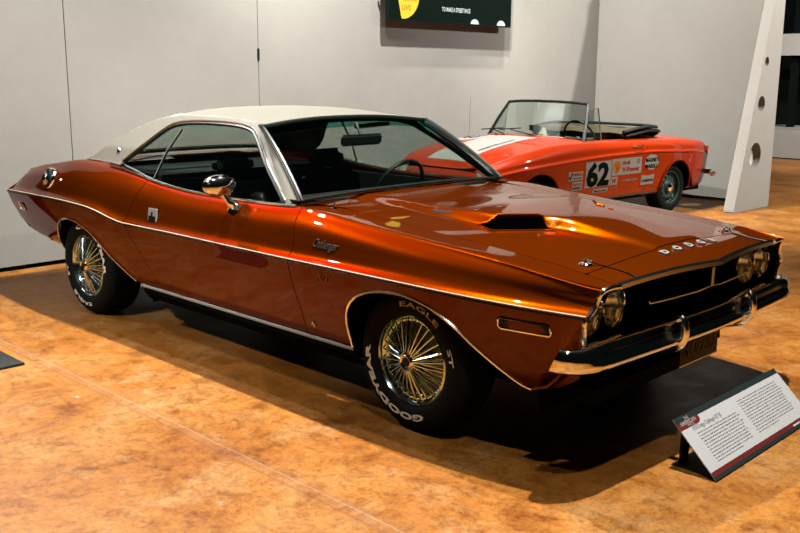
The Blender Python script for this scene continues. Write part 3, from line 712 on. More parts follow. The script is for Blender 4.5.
zt = tab((-1.26, 1.240), (-1.4, 1.270), (-1.6, 1.293), (-1.8, 1.302), (-2.0, 1.302), (-2.15, 1.296), (-2.3, 1.282), (-2.42, 1.257), (-2.54, 1.217), (-2.64, 1.165), (-2.74, 1.095), (-2.84, 1.035), (-2.93, .985), (-3.0, .955))
def top_z(x, y):
    a = min(1, abs(y)/ysd(zr(x))); return zr(x)+(zt(x)-zr(x))*(1-a**2.6)
# side sheet: vinyl around the window, up to the roof shoulder
def side_pt(x, z): return Vector((x, ysd(z), z))
gx = [-2.95+.02*k for k in range(107)]; gz = [.84+.0125*k for k in range(35)]
V, F = grid([[side_pt(x, z) for z in gz] for x in gx])
ap_line = lambda x, z: (z-.905)*(-1.285+.835)-(x+.835)*(1.225-.905)     # >0 behind the windscreen edge
def vin_fn(p):
    x, y, z = p; return min(-fW(x, z)-.012, zr(x)-z if x < -1.30 else 1, -ap_line(x, z) if False else (-.875-(z-.905)*1.45 - x), z-(zsh(x)+.004), (x+2.93))
VV, VF = clip(V, F, vin_fn)
# roof top sheet
RX = [-1.27-.02*k for k in range(84)]
RT = []
for x in RX:
    w = ysd(zr(x)); r = []
    for k in range(41):
        a = math.sin(k/40*PI/2); r.append(Vector((x, w*a, top_z(x, w*a))))
    RT.append(r)
TV, TF = grid(RT)
hdr = lambda y: -1.300-.045*(1-(abs(y)/.62)**2)                          # windscreen header line
backlight = sdf([(-2.36, -.01), (-2.36, .40), (-2.40, .44), (-2.86, .56), (-2.90, .53), (-2.90, -.01), (-2.9, -.5), (-2.36, -.5)])
T1, F1 = clip(TV, TF, lambda p: min(hdr(p[1])-p[0], -backlight(p[0], abs(p[1]))))
for s in (-1, 1): pass
RV, RF = weld(*both(*weld(VV+T1, VF+[tuple(i+len(VV) for i in f) for f in F1])))
roof = sheet('vinyl_roof', RV, RF, 'vinyl', CAR, ref=(-1.9, 0, .8), t=.012, sharp=60, inner='seat')
T2, F2 = clip(TV, TF, lambda p: backlight(p[0], abs(p[1]))+.006)
T2 = [Vector((p[0], p[1], p[2]-.006)) for p in T2]
sheet('rear_window', *weld(*both(T2, F2)), 'glass', CAR, ref=(-1.9, 0, .8), t=.004)
bl = [(-2.36, 0), (-2.36, .40), (-2.40, .44), (-2.86, .56), (-2.90, .53), (-2.90, 0)]
P = []
for (a, b), (c, d) in zip(bl, bl[1:]):
    for k in range(8): t = k/8; P.append((a+(c-a)*t, b+(d-b)*t))
P = [Vector((a, b, top_z(a, b)-.004)) for a, b in P]+[Vector((a, -b, top_z(a, b)-.004)) for a, b in reversed(P[1:])]
MB().tube(P, .009, 6, closed=True).build('rear_window_moulding', 'bright', CAR)
# windscreen
def wbase(y): return Vector((-.815-.02*(1-(abs(y)/.76)**2), y, .900+.012*(1-(abs(y)/.76)**2)))
def whead(y): return Vector((hdr(y)+.004, y, top_z(min(hdr(y), -1.30), y)-.002))
def wpt(t, v, bow=.018):
    p = wbase(t*.752).lerp(whead(t*.612), v); b = 4*v*(1-v)*bow
    return p+Vector((.55*b, 0, .8*b))
ws = [[wpt(-1+2*i/40, j/20) for j in range(0, 21)] for i in range(41)]
V, F = grid([r[:18] for r in ws]); sheet('windscreen', V, F, 'glass', CAR, ref=(-1.9, 0, .8), t=.005)
V, F = grid([r[17:] for r in ws]); sheet('windscreen_shade_band', V, F, 'shade', CAR, ref=(-1.9, 0, .8), t=.005)
rim = [wpt(-1+2*i/40, 0) for i in range(41)]+[wpt(1, j/20) for j in range(1, 20)]+[wpt(1-2*i/40, 1) for i in range(41)]+[wpt(-1, 1-j/20) for j in range(1, 20)]
MB().tube(rim, .011, 8, closed=True).build('windscreen_gasket', 'gasket', CAR)
for s in (-1, 1):
    MB().tube([wpt(s, j/20)+Vector((-.006, .014*s, .006)) for j in range(0, 21)], .0075, 8).build('windscreen_moulding', 'bright', CAR)
MB().tube([wpt(-1+2*i/40, 0)+Vector((.012, 0, .002)) for i in range(41)], .006, 6).build('windscreen_moulding', 'bright', CAR)
MB().tube([wpt(-1+2*i/40, 1)+Vector((-.012, 0, .006)) for i in range(41)], .005, 6).build('header_moulding', 'gasket', CAR)
for s in (-1, 1):
    # A pillar skin
    rows = []
    for j in range(21):
        a = wpt(s, j/20)+Vector((-.004, .010*s, .004)); zz = a.z; xi = None
        # front edge of the side window at the same height
        xw = -.905-(min(max(zz, .882), 1.178)-.882)/(1.178-.882)*(1.362-.905)-.0
        b = Vector((max(min(xw+.014, a.x-.008), a.x-.075), s*(ysd(zz)+.002), zz)); rows.append([a, a.lerp(b, .5)+Vector((0, .006*s, .003)), b])
    V, F = grid(rows); sheet('windscreen_pillar', V, F, 'vinyl', CAR, ref=(-1.9, 0, .8), t=.012, inner='seat')
    # side glass: front pane and rear quarter pane, divided by a bright strip
    V, F = grid([[side_pt(x, z) for z in gz] for x in gx]); V = [Vector((p.x, (p.y-.012)*s, p.z)) for p in V]
    div = lambda x, z: x+2.09-(z-.90)*.14
    for nm, fn in (('side_window', lambda p: min(fW(p[0], p[2])+.004, div(p[0], p[2])-.004)), ('quarter_window', lambda p: min(fW(p[0], p[2])+.004, -div(p[0], p[2])-.004))):
        a, b = clip(V, F, fn); sheet(nm, a, b, 'sideglass', CAR, ref=(-1.9, 0, .8), t=.004)
    MB().tube([(-2.09+(z-.90)*.14, (ysd(z)+.000)*s, z) for z in [.90+.02*k for k in range(15)]], .008, 6).build('window_divider', 'bright', CAR)
    wp = [p for p in WIN]
    WD = smooth_poly(WIN, 3)
    MB().tube([(p.x, (ysd(p.y)-.004)*s, p.y) for p in WD if not (p.x > -.97 and False)], .010, 6, closed=True).build('window_gasket', 'gasket', CAR)
    up = [p for p in smooth_poly(WIN[:15], 3, False)]
    # bright drip rail outside the gasket
    c_ = Vector((-1.75, 1.0)); MB().tube([(p.x+(p.x-c_.x)*.012, (ysd(p.y+.017)+.006)*s, p.y+.017) for p in up], .0055, 6).build('drip_rail', 'bright', CAR)
    # bright strip at the foot of the vinyl
    MB().tube([(x, (ysd(zsh(x)+.006)+.004)*s, zsh(x)+.006) for x in [-2.50-.02*k for k in range(22)]], .005, 6).build('vinyl_moulding', 'bright', CAR)
T = Matrix.Translation((-2.585, -ysd(1.03)-.002, 1.03)); em = MB().lathe([(.0005, -.006), (.016, -.005), (.021, 0)], T, 24, 'Y').build('pillar_emblem', 'satin', CAR)
MB().lathe([(.0005, -.0075), (.012, -.0065)], T, 20, 'Y').build('emblem_face', 'black', em)

# rear deck and tail
RD = [[Vector((x, y, hood_z(x, y))) for y in [k*.05*yg(x)/.75 for k in range(0, 16)]] for x in [-2.86-.03*k for k in range(0, 37)]]
V, F = clip(*grid(RD), lambda p: tail_poly(p[0], max(p[2], .70)))
sheet('deck_lid', *weld(*both(V, F)), 'orange', CAR, ref=(-3.2, 0, .3), t=.01)
TP = [(-3.70, .848), (-3.72, .838), (-3.79, .80), (-3.86, .755), (-3.895, .69), (-3.875, .60), (-3.82, .50), (-3.72, .44)]
V, F = grid([[Vector((a, y, b)) for y in [-.87+.058*k for k in range(31)]] for a, b in TP])
V2, F2 = clip(V, F, lambda p: side_y(max(p[0], -3.93), min(max(p[2], .45), zsh(max(p[0], -3.93))-.002))-abs(p[1])+.001)
sheet('tail_panel', V2, F2, 'orange', CAR, ref=(-3, 0, .5), t=.01)
MB().tube([(-3.87+.03*(abs(y)/.7)**4, y, .55) for y in [-.70+.05*k for k in range(29)]], .042, 10).build('rear_bumper', 'chrome', CAR)
for s in (-1, 1): MB().box(-3.905, -3.87, .18*s, .74*s, .63, .72).build('tail_lamp', 'decal_red', CAR, bevel=.006)
# floor pan
MB().box(-3.75, .68, -.50, .50, .20, .26).box(-2.05, -.45, -.74, .74, .20, .26).box(-3.60, -3.22, -.60, .60, .42, .46).build('floor_pan', 'under', CAR, smooth=False)
MB().tube([(0, -.75, .312), (0, .75, .312)], .035, 8).tube([(-2.794, -.75, .312), (-2.794, .75, .312)], .04, 8).build('axle', 'under', CAR)
# ---------------------------------------------------------------- interior
MB().box(-1.15, -.86, -.66, .66, .72, .86).box(-1.10, -.84, -.70, .70, .84, .885).build('dashboard', 'dash', CAR, bevel=.02)
MB().box(-2.9, -.8, -.76, -.73, .30, .85).box(-2.9, -.8, .73, .76, .30, .85).build('door_lining', 'dash', CAR, smooth=False)
MB().box(-2.95, -2.25, -.66, .66, .78, .90).build('parcel_shelf', 'seat', CAR, bevel=.03)
def car_seat(parent, x, y, name='bucket_seat', h=1.0):
    o = MB(); T = Matrix.Translation((x, y, 0))
    o.box(-.25, .25, -.25, .25, .32, .46, T); o.box(-.07, .07, -.24, .24, 0, .52*h, T @ Matrix.Translation((-.25, 0, .40)) @ Matrix.Rotation(-.28, 4, 'Y'))
    s_ = o.build(name, 'seat', parent, bevel=.05, bseg=3)
    MB().box(-.05, .05, -.14, .14, 0, .12, T @ Matrix.Translation((-.39, 0, .40+.51*h)) @ Matrix.Rotation(-.2, 4, 'Y')).build('head_rest', 'seat', s_, bevel=.04, bseg=3)
for y in (-.36, .36): car_seat(CAR, -1.52, y)
MB().box(-2.55, -2.2, -.6, .6, .3, .52).box(-2.62, -2.45, -.6, .6, .45, .90).build('rear_seat', 'seat', CAR, bevel=.05, bseg=3)
def steering(parent, c, r, tilt, m='gasket'):
    T = Matrix.Translation(c) @ Matrix.Rotation(tilt, 4, 'Y')
    pts = [T @ Vector((0, r*math.cos(a), r*math.sin(a))) for a in [2*PI*k/40 for k in range(40)]]
    o = MB().tube(pts, .012, 8, closed=True).build('steering_wheel', m, parent)
    mb = MB()
    for a in (PI, 0, -PI/2): mb.tube([T @ Vector((.03, 0, 0)), T @ Vector((0, r*math.cos(a), r*math.sin(a)))], .009, 6)
    mb.build('spoke', 'satin', o)
    MB().tube([T @ Vector((.02, 0, 0)), T @ Vector((.35, 0, -.02))], .03, 10).build('column', m, o)
steering(CAR, (-1.28, .37, .83), .185, .45)
# rear view mirror
rm = MB().box(-.012, .012, -.16, .15, -.032, .032, Matrix.Translation((-1.22, .02, 1.135)) @ Matrix.Rotation(.15, 4, 'Y')).build('rear_view_mirror', 'gasket', CAR, bevel=.012, bseg=3)
MB().tube([(-1.22, .02, 1.135), (-1.27, .02, 1.225)], .008, 8).build('mirror_arm', 'gasket', rm)
for s in (-1, 1): MB().box(-.012, .012, -.06, .06, -.2, .0, Matrix.Translation((-1.40, .36*s, 1.205)) @ Matrix.Rotation(1.45, 4, 'Y')).build('sun_visor', 'seat', CAR, bevel=.006)
V, F = grid([[Vector((x, ysd(zr(x))*.96*math.sin(k/20*PI/2), top_z(x, ysd(zr(x))*.96*math.sin(k/20*PI/2))-.03)) for k in range(21)] for x in [-1.36-.05*k for k in range(21)]])
sheet('headliner', *weld(*both(V, F)), 'seat', CAR, ref=(-1.9, 0, .8), t=.004)
# ---------------------------------------------------------------- wheels
def make_wheel(name, cx, yface, s, R=.312, rr=.197, rot=0., z=.312):
    """rim is the part; tyre, spokes, hub and lettering its sub-parts. yface = |y| of the outer rim plane"""
    T = Matrix.Translation((cx, yface*s, z)) @ Matrix.Diagonal((1, s, 1, 1))
    rim_ = MB().lathe([(.150, -.06), (.172, -.05), (.180, -.02), (.186, -.004), (rr-.006, .004), (rr, .0), (rr+.001, -.01), (rr-.008, -.03), (rr-.012, -.18)], T, 64).build(name, 'wheel_chrome', CAR)
    MB().lathe([(rr-.006, -.02), (rr-.002, -.002), (rr+.012, .010), (rr+.035, .016), (rr+.065, .016), (R-.030, .010), (R-.012, -.006), (R-.003, -.022), (R, -.045), (R, -.175), (R-.01, -.20), (R-.04, -.222), (rr+.03, -.225), (rr-.01, -.20)], T, 96).build('tyre', 'rubber', rim_)
    MB().lathe([(.0005, -.035), (.06, -.038), (.12, -.050), (.160, -.055), (.176, -.040), (.187, -.01)], T, 56).build('wheel_cover', 'cover_steel', rim_)
    sp = MB()
    for k in range(56):
        a = 2*PI*k/56; b = a+(.03 if k % 2 else -.03); r0 = .040
        h0, r1, h1 = (.022, rr-.020, -.012) if k % 2 else (.006, rr-.026, -.026)
        p0 = T @ Vector((r0*math.cos(a), h0, r0*math.sin(a))); pm = T @ Vector((.11*math.cos((a+b)/2), (h0+h1)/2+.004, .11*math.sin((a+b)/2))); p1 = T @ Vector((r1*math.cos(b), h1, r1*math.sin(b)))
        sp.tube([p0, pm, p1], [.0046, .0034, .0038], 6)
    sp.build('wire_spokes', 'wheel_chrome', rim_)
    MB().lathe([(.158, -.035), (.168, -.022), (.174, -.022), (.186, -.008)], T, 64).build('cover_ring', 'wheel_chrome', rim_)
    hub = MB().lathe([(.0005, .030), (.021, .030), (.024, .034), (.030, .036), (.036, .030), (.044, .016), (.052, .0), (.060, -.03), (.060, -.06)], T, 6 and 32).build('hub_cap', 'chrome', rim_)
    MB().lathe([(.0005, .033), (.020, .033)], T, 24).build('hub_centre', 'black', rim_)
    if s < 0:
        for txt, a0, sz in (('EAGLE', 103, .030), ('ST', 24, .030), ('GOODYEAR', -68, .037)):
            mb = MB(); V, F = text_mesh(txt, sz, bold=.04 if sz > .035 else .01, squeeze=1.25); RR = .236 if sz < .035 else .232
            th0 = math.radians(a0+rot)
            k_ = {'EAGLE': 54, 'ST': 17, 'GOODYEAR': 118}[txt]*PI/180*RR/text_width(V)
            def fn(u, v, w):
                th = th0-u*k_/RR; r = RR+v; q = .0175 if r < R-.045 else .0165
                return Vector((cx+r*math.cos(th), s*(yface+.0155+w), z+r*math.sin(th)))
            extrude_text(mb, V, F, fn, .0022)
            mb.build('tyre_lettering', 'white_rubber', rim_, smooth=False)
for s in (-1, 1):
    make_wheel('front_wheel', 0, .845, s, rot=0)
    make_wheel('rear_wheel', -2.794, .865, s, rot=180)

# ================================================================ RED ROADSTER (own frame: rear axle origin, nose +x, left side +y)
RC = empty('roadster', (-3.1352752, 5.89315538, 0), 4.65274709)
tag(RC, 'small red open roadster with racing number 62 on its door behind the orange car', 'car')
SAVE = CAR
b_z = tab((-.86, .66), (-.82, .73), (-.6, .772), (0, .815), (.6, .832), (1.2, .842), (1.6, .850), (2.0, .838), (2.4, .79), (2.7, .735), (2.85, .685), (2.95, .62))
b_y = tab((-.86, .54), (-.6, .63), (0, .68), (.6, .69), (1.6, .69), (2.3, .665), (2.7, .62), (2.88, .56), (2.97, .50))
c_z = tab((-.86, .60), (-.4, .665), (0, .685), (.6, .708), (1.2, .703), (1.7, .688), (2.3, .655), (2.7, .62), (2.95, .57))
c_y = tab((-.86, .60), (-.6, .69), (-.2, .74), (.3, .755), (1.8, .76), (2.4, .745), (2.7, .71), (2.85, .655), (2.96, .56))
h_z = tab((-.86, .70), (-.75, .79), (-.5, .822), (0, .850), (.5, .86), (1.5, .885), (1.9, .882), (2.3, .840), (2.7, .765), (2.87, .700), (2.97, .63))
def rsec(x, n=4):
    y1, z1, y2, z2 = c_y(x), c_z(x), b_y(x), b_z(x)
    return catmull([(y1-.07, .25), (y1-.04, .30), (y1-.012, .48), (y1-.008, z1-.02), (y1, z1), (y1-.018, z1+.02), (y1-.03, z1+.55*(z2-z1)), (y2+.012, z2-.018), (y2-.015, z2), (y2-.06, z2+.004)], n, creases=(4,))
def rside_y(x, z):
    C = rsec(x, 4)
    for a, b in zip(C, C[1:]):
        if a[1] <= z <= b[1] and b[1] > a[1]: return a[0]+(b[0]-a[0])*(z-a[1])/(b[1]-a[1])
    return C[0][0]
def rtop_z(x, y):
    w = b_y(x)-.06; a = min(1, abs(y)/w); e = b_z(x)+.004; z = h_z(x)+(e-h_z(x))*a**2.2
    return z
def circ_poly(cx, cz, r, n=36): return [(cx+r*math.cos(2*PI*k/n), cz+r*math.sin(2*PI*k/n)) for k in range(n)]
rx = [-.86+.03*k for k in range(128)]
RSV, RSF = grid([[Vector((x, p[0], p[1])) for p in rsec(x)] for x in rx])
r_end = sdf([(-.85, .60), (-.80, .30), (-.55, .24), (2.75, .24), (2.90, .34), (2.94, .66), (2.9, .9), (-.84, .9)])
arch2 = lambda x, z, cx, r: math.hypot(x-cx, (z-.28)*(1 if z > .28 else .3))-r
for s in (-1, 1):
    for nm_, fn_ in (('rear_wing', lambda x: .602-x), ('front_wing', lambda x: x-1.49)):
        V, F = clip(RSV, RSF, lambda p: min(r_end(p[0], p[2]), arch2(p[0], p[2], 0, .315), arch2(p[0], p[2], 2.34, .315), fn_(p[0])))
        sheet(nm_, [Vector((p[0], p[1]*s, p[2])) for p in V], F, 'red', RC, ref=(1, 0, .4), t=.01)
    V, F = clip(RSV, RSF, lambda p: min(p[0]-.606, 1.486-p[0], p[2]-.27))
    d_ = sheet('door', [Vector((p[0], p[1]*s, p[2])) for p in V], F, 'red', RC, ref=(1, 0, .4), t=.01)
    MB().tube([(.74, (rside_y(.74, .775)+.004)*s, .775), (.76, (rside_y(.76, .775)+.022)*s, .777), (.84, (rside_y(.84, .775)+.022)*s, .779), (.86, (rside_y(.86, .775)+.004)*s, .779)], .008, 8).build('door_handle', 'chrome', d_)
    MB().lathe([(.0005, .022), (.014, .020), (.017, .0)], Matrix.Translation((.70, (rside_y(.7, .775))*s, .775)) @ Matrix.Diagonal((1, s, 1, 1)), 16).build('lock_button', 'chrome', d_)
    MB().box(.58, 1.52, .60*s, .66*s, .26, .70).build('door_gap_backing', 'void', RC, smooth=False)  # near-black block, puts the shade of the door gaps into colour
    for cx in (0, 2.34):
        # orange-red rolled lip around the arch, dark inner well
        MB().tube([(cx+.318*math.cos(a), (min(rside_y(cx+.318*math.cos(a), .28+.318*math.sin(a)), .76)+.006)*s, .28+.318*math.sin(a)) for a in [PI*k/24 for k in range(25)]], .011, 8).build('arch_lip', 'red', RC)
        V, F = grid([[Vector((cx+.325*math.cos(a), y*s, .28+.325*math.sin(a))) for y in (.735, .45)] for a in [PI*k/20 for k in range(21)]])
        mb = MB(); mb.add(V, F); mb.add([Vector((cx+.325*math.cos(PI*k/20), .45*s, .28+.325*math.sin(PI*k/20))) for k in range(21)], [tuple(range(21))]); mb.build('wheel_well', 'void', RC, fix=False)
        T = Matrix.Translation((cx, .665*s, .285)) @ Matrix.Diagonal((1, s, 1, 1))
        wh = MB().lathe([(.0005, -.010), (.055, -.012), (.060, -.02), (.075, -.035), (.11, -.028), (.125, -.03), (.150, -.05), (.165, -.04), (.170, -.005), (.180, .0), (.182, -.01), (.17, -.03), (.168, -.15)], T, 48).build('wheel', 'steel_wheel', RC)
        MB().lathe([(.178, -.01), (.20, .008), (.235, .012), (.262, .0), (.280, -.022), (.285, -.04), (.285, -.13), (.27, -.15), (.17, -.155)], T, 64).build('tyre', 'rubber', wh)
        MB().lathe([(.0005, .020), (.03, .018), (.048, .006), (.052, -.012)], T, 28).build('hub_cap', 'chrome', wh)
        mb = MB()
        for k in range(12):
            a = 2*PI*k/12; mb.box(.118, .148, -.036, -.022, -.012, .012, T @ Matrix.Rotation(-a, 4, 'Y'))
        mb.build('wheel_slot', 'black', wh, smooth=False)
    # lower sill chrome, crease trim, belt chrome
    MB().tube([(x, (rside_y(x, .275)+.003)*s, .272) for x in [.36+.05*k for k in range(34)]], .008, 6).build('sill_moulding', 'steel_wheel', RC)
    MB().tube([(x, (c_y(x)+.002)*s, c_z(x)) for x in [-.30+.06*k for k in range(52)]], .006, 6).build('waist_moulding', 'red', RC)
cockpit = sdf([(.10, -.1), (.10, .52), (.18, .585), (1.44, .585), (1.60, .52), (1.66, 0), (1.66, -.1)])
gt = [[Vector((x, y, rtop_z(x, y))) for y in [(b_y(x)-.058)*k/18 for k in range(19)]] for x in [-.86+.03*k for k in range(128)]]
V, F = clip(*grid(gt), lambda p: min(-cockpit(p[0], abs(p[1])), 1.5-p[0])); sheet('rear_deck', *weld(*both(V, F)), 'red', RC, ref=(1, 0, .3), t=.01)
V, F = clip(*grid(gt), lambda p: min(-cockpit(p[0], abs(p[1])), p[0]-1.5, 2.95-.12*(abs(p[1])/.6)**3-p[0])); bonnet = sheet('bonnet', *weld(*both(V, F)), 'red', RC, ref=(1, 0, .3), t=.01)
# nose and tail caps
for nm, x0, prof in (('tail_panel', -.86, [(-.855, .70), (-.85, .60), (-.80, .30), (-.70, .26)]), ('nose_panel', 2.95, [(2.95, .628), (2.985, .58), (2.985, .46), (2.95, .34), (2.80, .26)])):
    V, F = grid([[Vector((a-(.13*(abs(y)/.6)**3 if a > 0 else 0), y*(1 if i < 2 else .97), z-(.03*(abs(y)/.6)**3 if i == 0 and a > 0 else 0))) for y in [-.60+.06*k for k in range(21)]] for i, (a, z) in enumerate(prof)])
    sheet(nm, V, F, 'red', RC, ref=(1, 0, .4), t=.01)
MB().box(2.95, 2.985, -.36, .36, .43, .56).build('grille', 'black', RC, bevel=.004)
for s in (-1, 1):
    hl = MB().lathe([(.0005, .035), (.05, .032), (.08, .018), (.086, .0), (.09, -.01)], Matrix.Translation((2.89, .53*s, .575)), 32, 'X').build('headlamp', 'chrome', RC)
    MB().lathe([(.0005, .04), (.045, .036), (.07, .024)], Matrix.Translation((2.89, .53*s, .575)), 28, 'X').build('lens', 'lamp_glass', hl)
    MB().box(-.875, -.855, .42*s, .58*s, .50, .66).build('tail_lamp', 'decal_red', RC, bevel=.006)
for x0, sg_ in ((-.90, -1), (3.0, 1)):
    P = [(x0-sg_*.20, -.74, .40), (x0-sg_*.06, -.71, .40), (x0, -.60, .40), (x0+sg_*.02, 0, .40), (x0, .60, .40), (x0-sg_*.06, .71, .40), (x0-sg_*.20, .74, .40)]
    MB().tube(smooth_poly(P, 5, False), [.018]+[.034]*29+[.018], 10).build('bumper', 'chrome', RC)
MB().box(-.78, 2.85, -.55, .55, .20, .25).build('floor_pan', 'under', RC, smooth=False)
MB().tube([(0, -.6, .285), (0, .6, .285)], .03, 8).tube([(2.34, -.6, .285), (2.34, .6, .285)], .03, 8).build('axle', 'under', RC)
# cockpit tub, dash, seats, wheel, folded hood
mb = MB(); mb.box(.10, 1.64, -.585, .585, .26, .28).box(.10, .12, -.585, .585, .28, .80).box(1.62, 1.64, -.585, .585, .28, .85).box(.12, 1.6, .585, .60, .28, .82).box(.12, 1.6, -.60, -.585, .28, .82)
mb.build('cockpit', 'dash', RC, smooth=False)
MB().box(1.42, 1.62, -.58, .58, .66, .875).build('dashboard', 'dash', RC, bevel=.03)
for y in (-.30, .30):
    T = Matrix.Translation((.98, y, 0)); mb = MB(); mb.box(-.22, .22, -.22, .22, .30, .46, T).box(-.06, .06, -.22, .22, 0, .55, T @ Matrix.Translation((-.22, 0, .42)) @ Matrix.Rotation(-.25, 4, 'Y'))
    mb.build('seat', 'seat', RC, bevel=.05, bseg=3)
steering(RC, (1.22, .32, .86), .19, .4)
mb = MB(); fold = []
for j, y in enumerate([-.60+.08*k for k in range(16)]):
    fold.append([Vector((x+.012*math.sin(9*y+i), y, z+.008*math.sin(13*y+2*i))) for i, (x, z) in enumerate([(.84, .845), (.88, .90), (.84, .935), (.60, .955), (.36, .945), (.24, .915), (.20, .875), (.28, .845)])])
V, F = grid(fold); sheet('folded_hood', V, F, 'canvas', RC, ref=(.4, 0, .88), t=.012)
mb = MB()
for z, x0, x1 in ((.950, .24, .88), (.905, .19, .84)): mb.tube(smooth_poly([(x1, .62, z-.03), (x0+.25, .63, z+.012), (x0, .60, z), (x0-.04, .4, z+.01), (x0-.04, -.4, z+.01), (x0, -.60, z), (x0+.25, -.63, z+.012), (x1, -.62, z-.03)], 5, False), .016, 8)
mb.build('hood_frame', 'black', RC)
# windscreen frame, glass, quarter lights, wipers, mirror, aerial
BL = [(1.57, .635, .862), (1.62, .45, .880), (1.645, .2, .886), (1.65, 0, .887)]
TL_ = [(1.37, .525, 1.21), (1.40, .35, 1.222), (1.415, .15, 1.228), (1.42, 0, 1.229)]
mk = lambda L: smooth_poly([(a, -b, c) for a, b, c in L[:3]]+[L[3]]+[(a, b, c) for a, b, c in reversed(L[:3])], 6, False)
bot, top = mk(BL), mk(TL_)
V, F = grid([[p.lerp(q, k/8) for k in range(9)] for p, q in zip(bot, top)]); sheet('windscreen', V, F, 'clear', RC, ref=(0, 0, .9), t=.005)
MB().tube(top, .014, 8).build('header_rail', 'gasket', RC); MB().tube(bot, .009, 8).build('scuttle_moulding', 'chrome', RC)
for s in (-1, 1):
    MB().tube([(1.57, .635*s, .850), (1.47, .585*s, 1.04), (1.37, .525*s, 1.21)], [.018, .015, .014], 8).build('windscreen_pillar', 'gasket', RC)
    q = [(1.54, .64*s, .855), (1.30, .655*s, .845), (1.305, .60*s, 1.17), (1.40, .55*s, 1.16)]
    fr = MB().tube([Vector(p) for p in q], .007, 6, closed=True).build('quarter_light', 'chrome', RC)
    sheet('pane', [Vector(p) for p in q], [(0, 1, 2, 3)], 'clear', fr, ref=(1.3, 0, 1), t=.004)
for y0, y1, z1 in ((.20, -.25, .935), (-.28, -.50, .925)):
    a = MB().tube([(1.68, y0, .872), (1.67, (y0+y1)/2, .905), (1.648, y1, z1)], .0055, 6).build('wiper', 'black', RC)
    MB().tube([(1.655, y1-.16, z1-.008), (1.645, y1+.14, z1+.02)], .006, 6).build('wiper_blade', 'black', a)
MB().box(1.50, 1.53, -.10, .04, .925, .985).tube([(1.55, -.03, .88), (1.515, -.03, .95)], .007, 6).build('dash_mirror', 'gasket', RC, bevel=.006)
ar = MB().tube([(1.93, -.58, .83), (1.925, -.58, 1.05), (1.92, -.575, 1.27)], [.004, .003, .002], 6).build('aerial', 'satin', RC)
MB().lathe([(.0005, .012), (.014, .010), (.018, 0)], Matrix.Translation((1.93, -.58, rtop_z(1.93, .58))), 14, 'Z').build('aerial_base', 'black', ar)
# ---- bonnet graphics
V, F = clip(*grid([[Vector((x, y, rtop_z(x, y)+.003)) for y in [-.24+.04*k for k in range(14)]] for x in [1.84+.04*k for k in range(27)]]), lambda p: 2.86-p[0])
stripe = sheet('bonnet_stripe', V, F, 'decal_white', bonnet, ref=(2, 0, .3), t=.001)
mb = MB(); V, F = text_mesh('HARBINGER RACING', .052, bold=.01)
mb.add([Vector((2.62-p.x*1.05, .22-p.y*1.0, rtop_z(2.62-p.x*1.05, .22-p.y)+.0055)) for p in V], F); mb.build('stripe_lettering', 'decal_black', bonnet, smooth=False, fix=False)
V, F = grid([[Vector((2.02+r*math.cos(a)*1.15, -.40+r*math.sin(a)*.95, rtop_z(2.02+r*math.cos(a)*1.15, -.40+r*math.sin(a)*.95)+.003)) for a in [2*PI*k/32 for k in range(33)]] for r in (.001, .07, .14, .19)])
sheet('number_roundel', V, F, 'decal_white', bonnet, ref=(2, 0, .3), t=.001)
V, F = text_mesh('62', .26, bold=.02); mb = MB()
mb.add([Vector((1.93+p.y, -.56+p.x*.95, rtop_z(1.93+p.y, -.56+p.x*.95)+.006)) for p in V], F); mb.build('bonnet_number', 'decal_black', bonnet, smooth=False, fix=False)
# ---- door graphics (x decreases to the right when read from the side)
def sp_(x, z, off=.003): return Vector((x, rside_y(x, z)+off, z))
def patch(name, x1, x0, z0, z1, m, fn=None, off=.003, parent=RC):
    n = max(2, int((x1-x0)/.03)); k = max(2, int((z1-z0)/.03))
    V, F = grid([[sp_(x1-(x1-x0)*i/n, z0+(z1-z0)*j/k, off) for j in range(k+1)] for i in range(n+1)])
    if fn: V, F = clip(V, F, fn)
    return sheet(name, V, F, m, parent, ref=(1, 0, .4), t=.001)
def words(name, txt, x, z, size, m, parent, sq=1., bold=.01, width=None, off=.0055):
    V, F = text_mesh(txt, size, bold=bold, squeeze=sq); k = width/text_width(V) if width else 1
    return MB().add([sp_(x-p.x*k, z+p.y, off) for p in V], F).build(name, m, parent, smooth=False, fix=False)
o = patch('number_board', 1.665, 1.245, .405, .660, 'decal_white'); words('number', '62', 1.650, .425, .305, 'decal_black', o, bold=.045, width=.375)
o = patch('fuel_decal', 1.235, .715, .500, .668, 'decal_white')
cxs, czs = 1.145, .585
V, F = [sp_(cxs, czs, .006)]+[sp_(cxs+.066*math.cos(a)*(1 if math.sin(a) > -.6 else .62), czs+.066*math.sin(a), .006) for a in [2*PI*k/28 for k in range(28)]], [(0, 1+i, 1+(i+1) % 28) for i in range(28)]
MB().add(V, F).build('scallop_mark', 'decal_yellow', o, smooth=False, fix=False)
mb = MB()
for k in range(7):
    a = math.radians(30+20*k); b0 = sp_(cxs, czs-.055, .0075); tip = sp_(cxs+.058*math.cos(a), czs+.058*math.sin(a), .0075); d = Vector((.003, 0, .0)); mb.add([b0-d*.4, b0+d*.4, tip+d*.5, tip-d*.5], [(0, 1, 2, 3)])
mb.build('scallop_rib', 'decal_red', o, smooth=False, fix=False)
words('fuel_name', 'Shell', 1.055, .605, .050, 'decal_red', o, bold=.03, width=.125); words('fuel_grade', 'V-Power', 1.055, .530, .068, 'decal_red', o, bold=.04, width=.31)
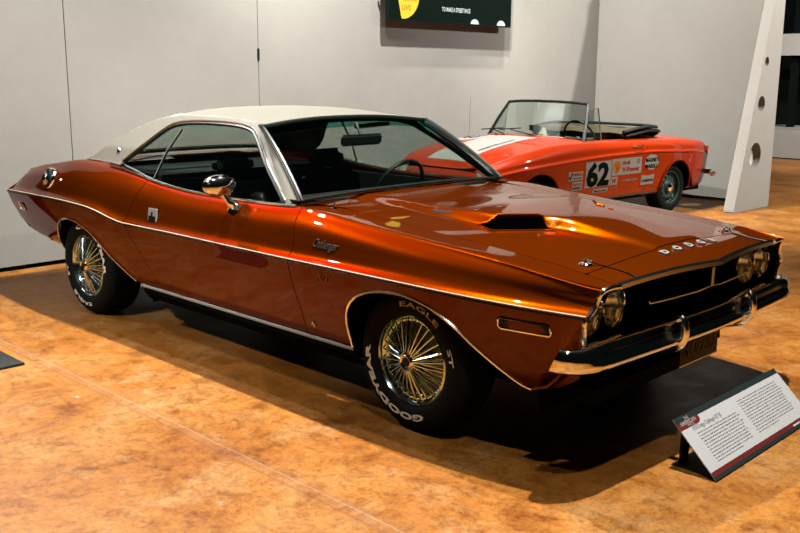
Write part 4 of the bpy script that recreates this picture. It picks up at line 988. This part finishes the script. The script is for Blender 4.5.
MB().add([sp_(.775+.022*math.cos(a), .625+.026*math.sin(a), .006) for a in [2*PI*k/16 for k in range(16)]]+[sp_(.775+.012*math.cos(a), .625+.015*math.sin(a), .006) for a in [2*PI*k/16 for k in range(16)]], [(i, (i+1) % 16, 16+(i+1) % 16, 16+i) for i in range(16)]).build('ring_mark', 'decal_red', o, smooth=False, fix=False)
o = patch('oval_decal', .665, .385, .515, .685, 'decal_white', lambda p: 1-((p[0]-.525)/.135)**2-((p[2]-.600)/.082)**2)
words('oval_name', 'MAGNETI', .645, .604, .058, 'decal_black', o, bold=.03, width=.24); words('oval_name', 'MARELLI', .645, .540, .058, 'decal_black', o, bold=.03, width=.24)
o = patch('plug_decal', .70, .46, .355, .475, 'decal_white', lambda p: .048+.012*abs((p[0]-.58)/.12)**2*1.0-abs(p[2]-.415))
patch('plug_band', .70, .46, .352, .366, 'decal_red', off=.0055, parent=o); words('plug_name', 'CHAMPION', .69, .396, .040, 'decal_black', o, bold=.02, width=.215)
o = patch('shield_decal', 1.235, 1.125, .372, .488, 'decal_white'); patch('shield_band', 1.225, 1.135, .378, .405, 'decal_red', off=.0055, parent=o)
words('shield_mark', 'W', 1.215, .425, .062, 'decal_red', o, bold=.04, width=.075)
words('sponsor_name', 'HARBINGER', 1.03, .428, .032, 'decal_white', RC, bold=.02, width=.25, off=.003)
o = patch('parts_decal', 1.93, 1.71, .495, .580, 'decal_white'); words('parts_name', 'IMSA', 1.865, .540, .038, 'decal_red', o, bold=.03, width=.145); words('parts_name', 'VINTAGE', 1.87, .508, .022, 'decal_black', o, width=.14)
MB().tube([sp_(1.92, .535, .006), sp_(1.905, .505, .006), sp_(1.88, .572, .006)], .004, 5).build('tick_mark', 'decal_black', o)
o = patch('lower_decal', 1.865, 1.71, .395, .480, 'decal_white'); words('lower_name', 'AUTO', 1.855, .445, .028, 'decal_red', o, bold=.03, width=.13); words('lower_name', 'SPORT', 1.855, .408, .028, 'decal_black', o, bold=.03, width=.13)
o = patch('name_decal', 1.52, 1.275, .345, .385, 'decal_white'); words('name_lettering', 'Red Lite', 1.50, .353, .028, 'decal_black', o, bold=.02, width=.2)
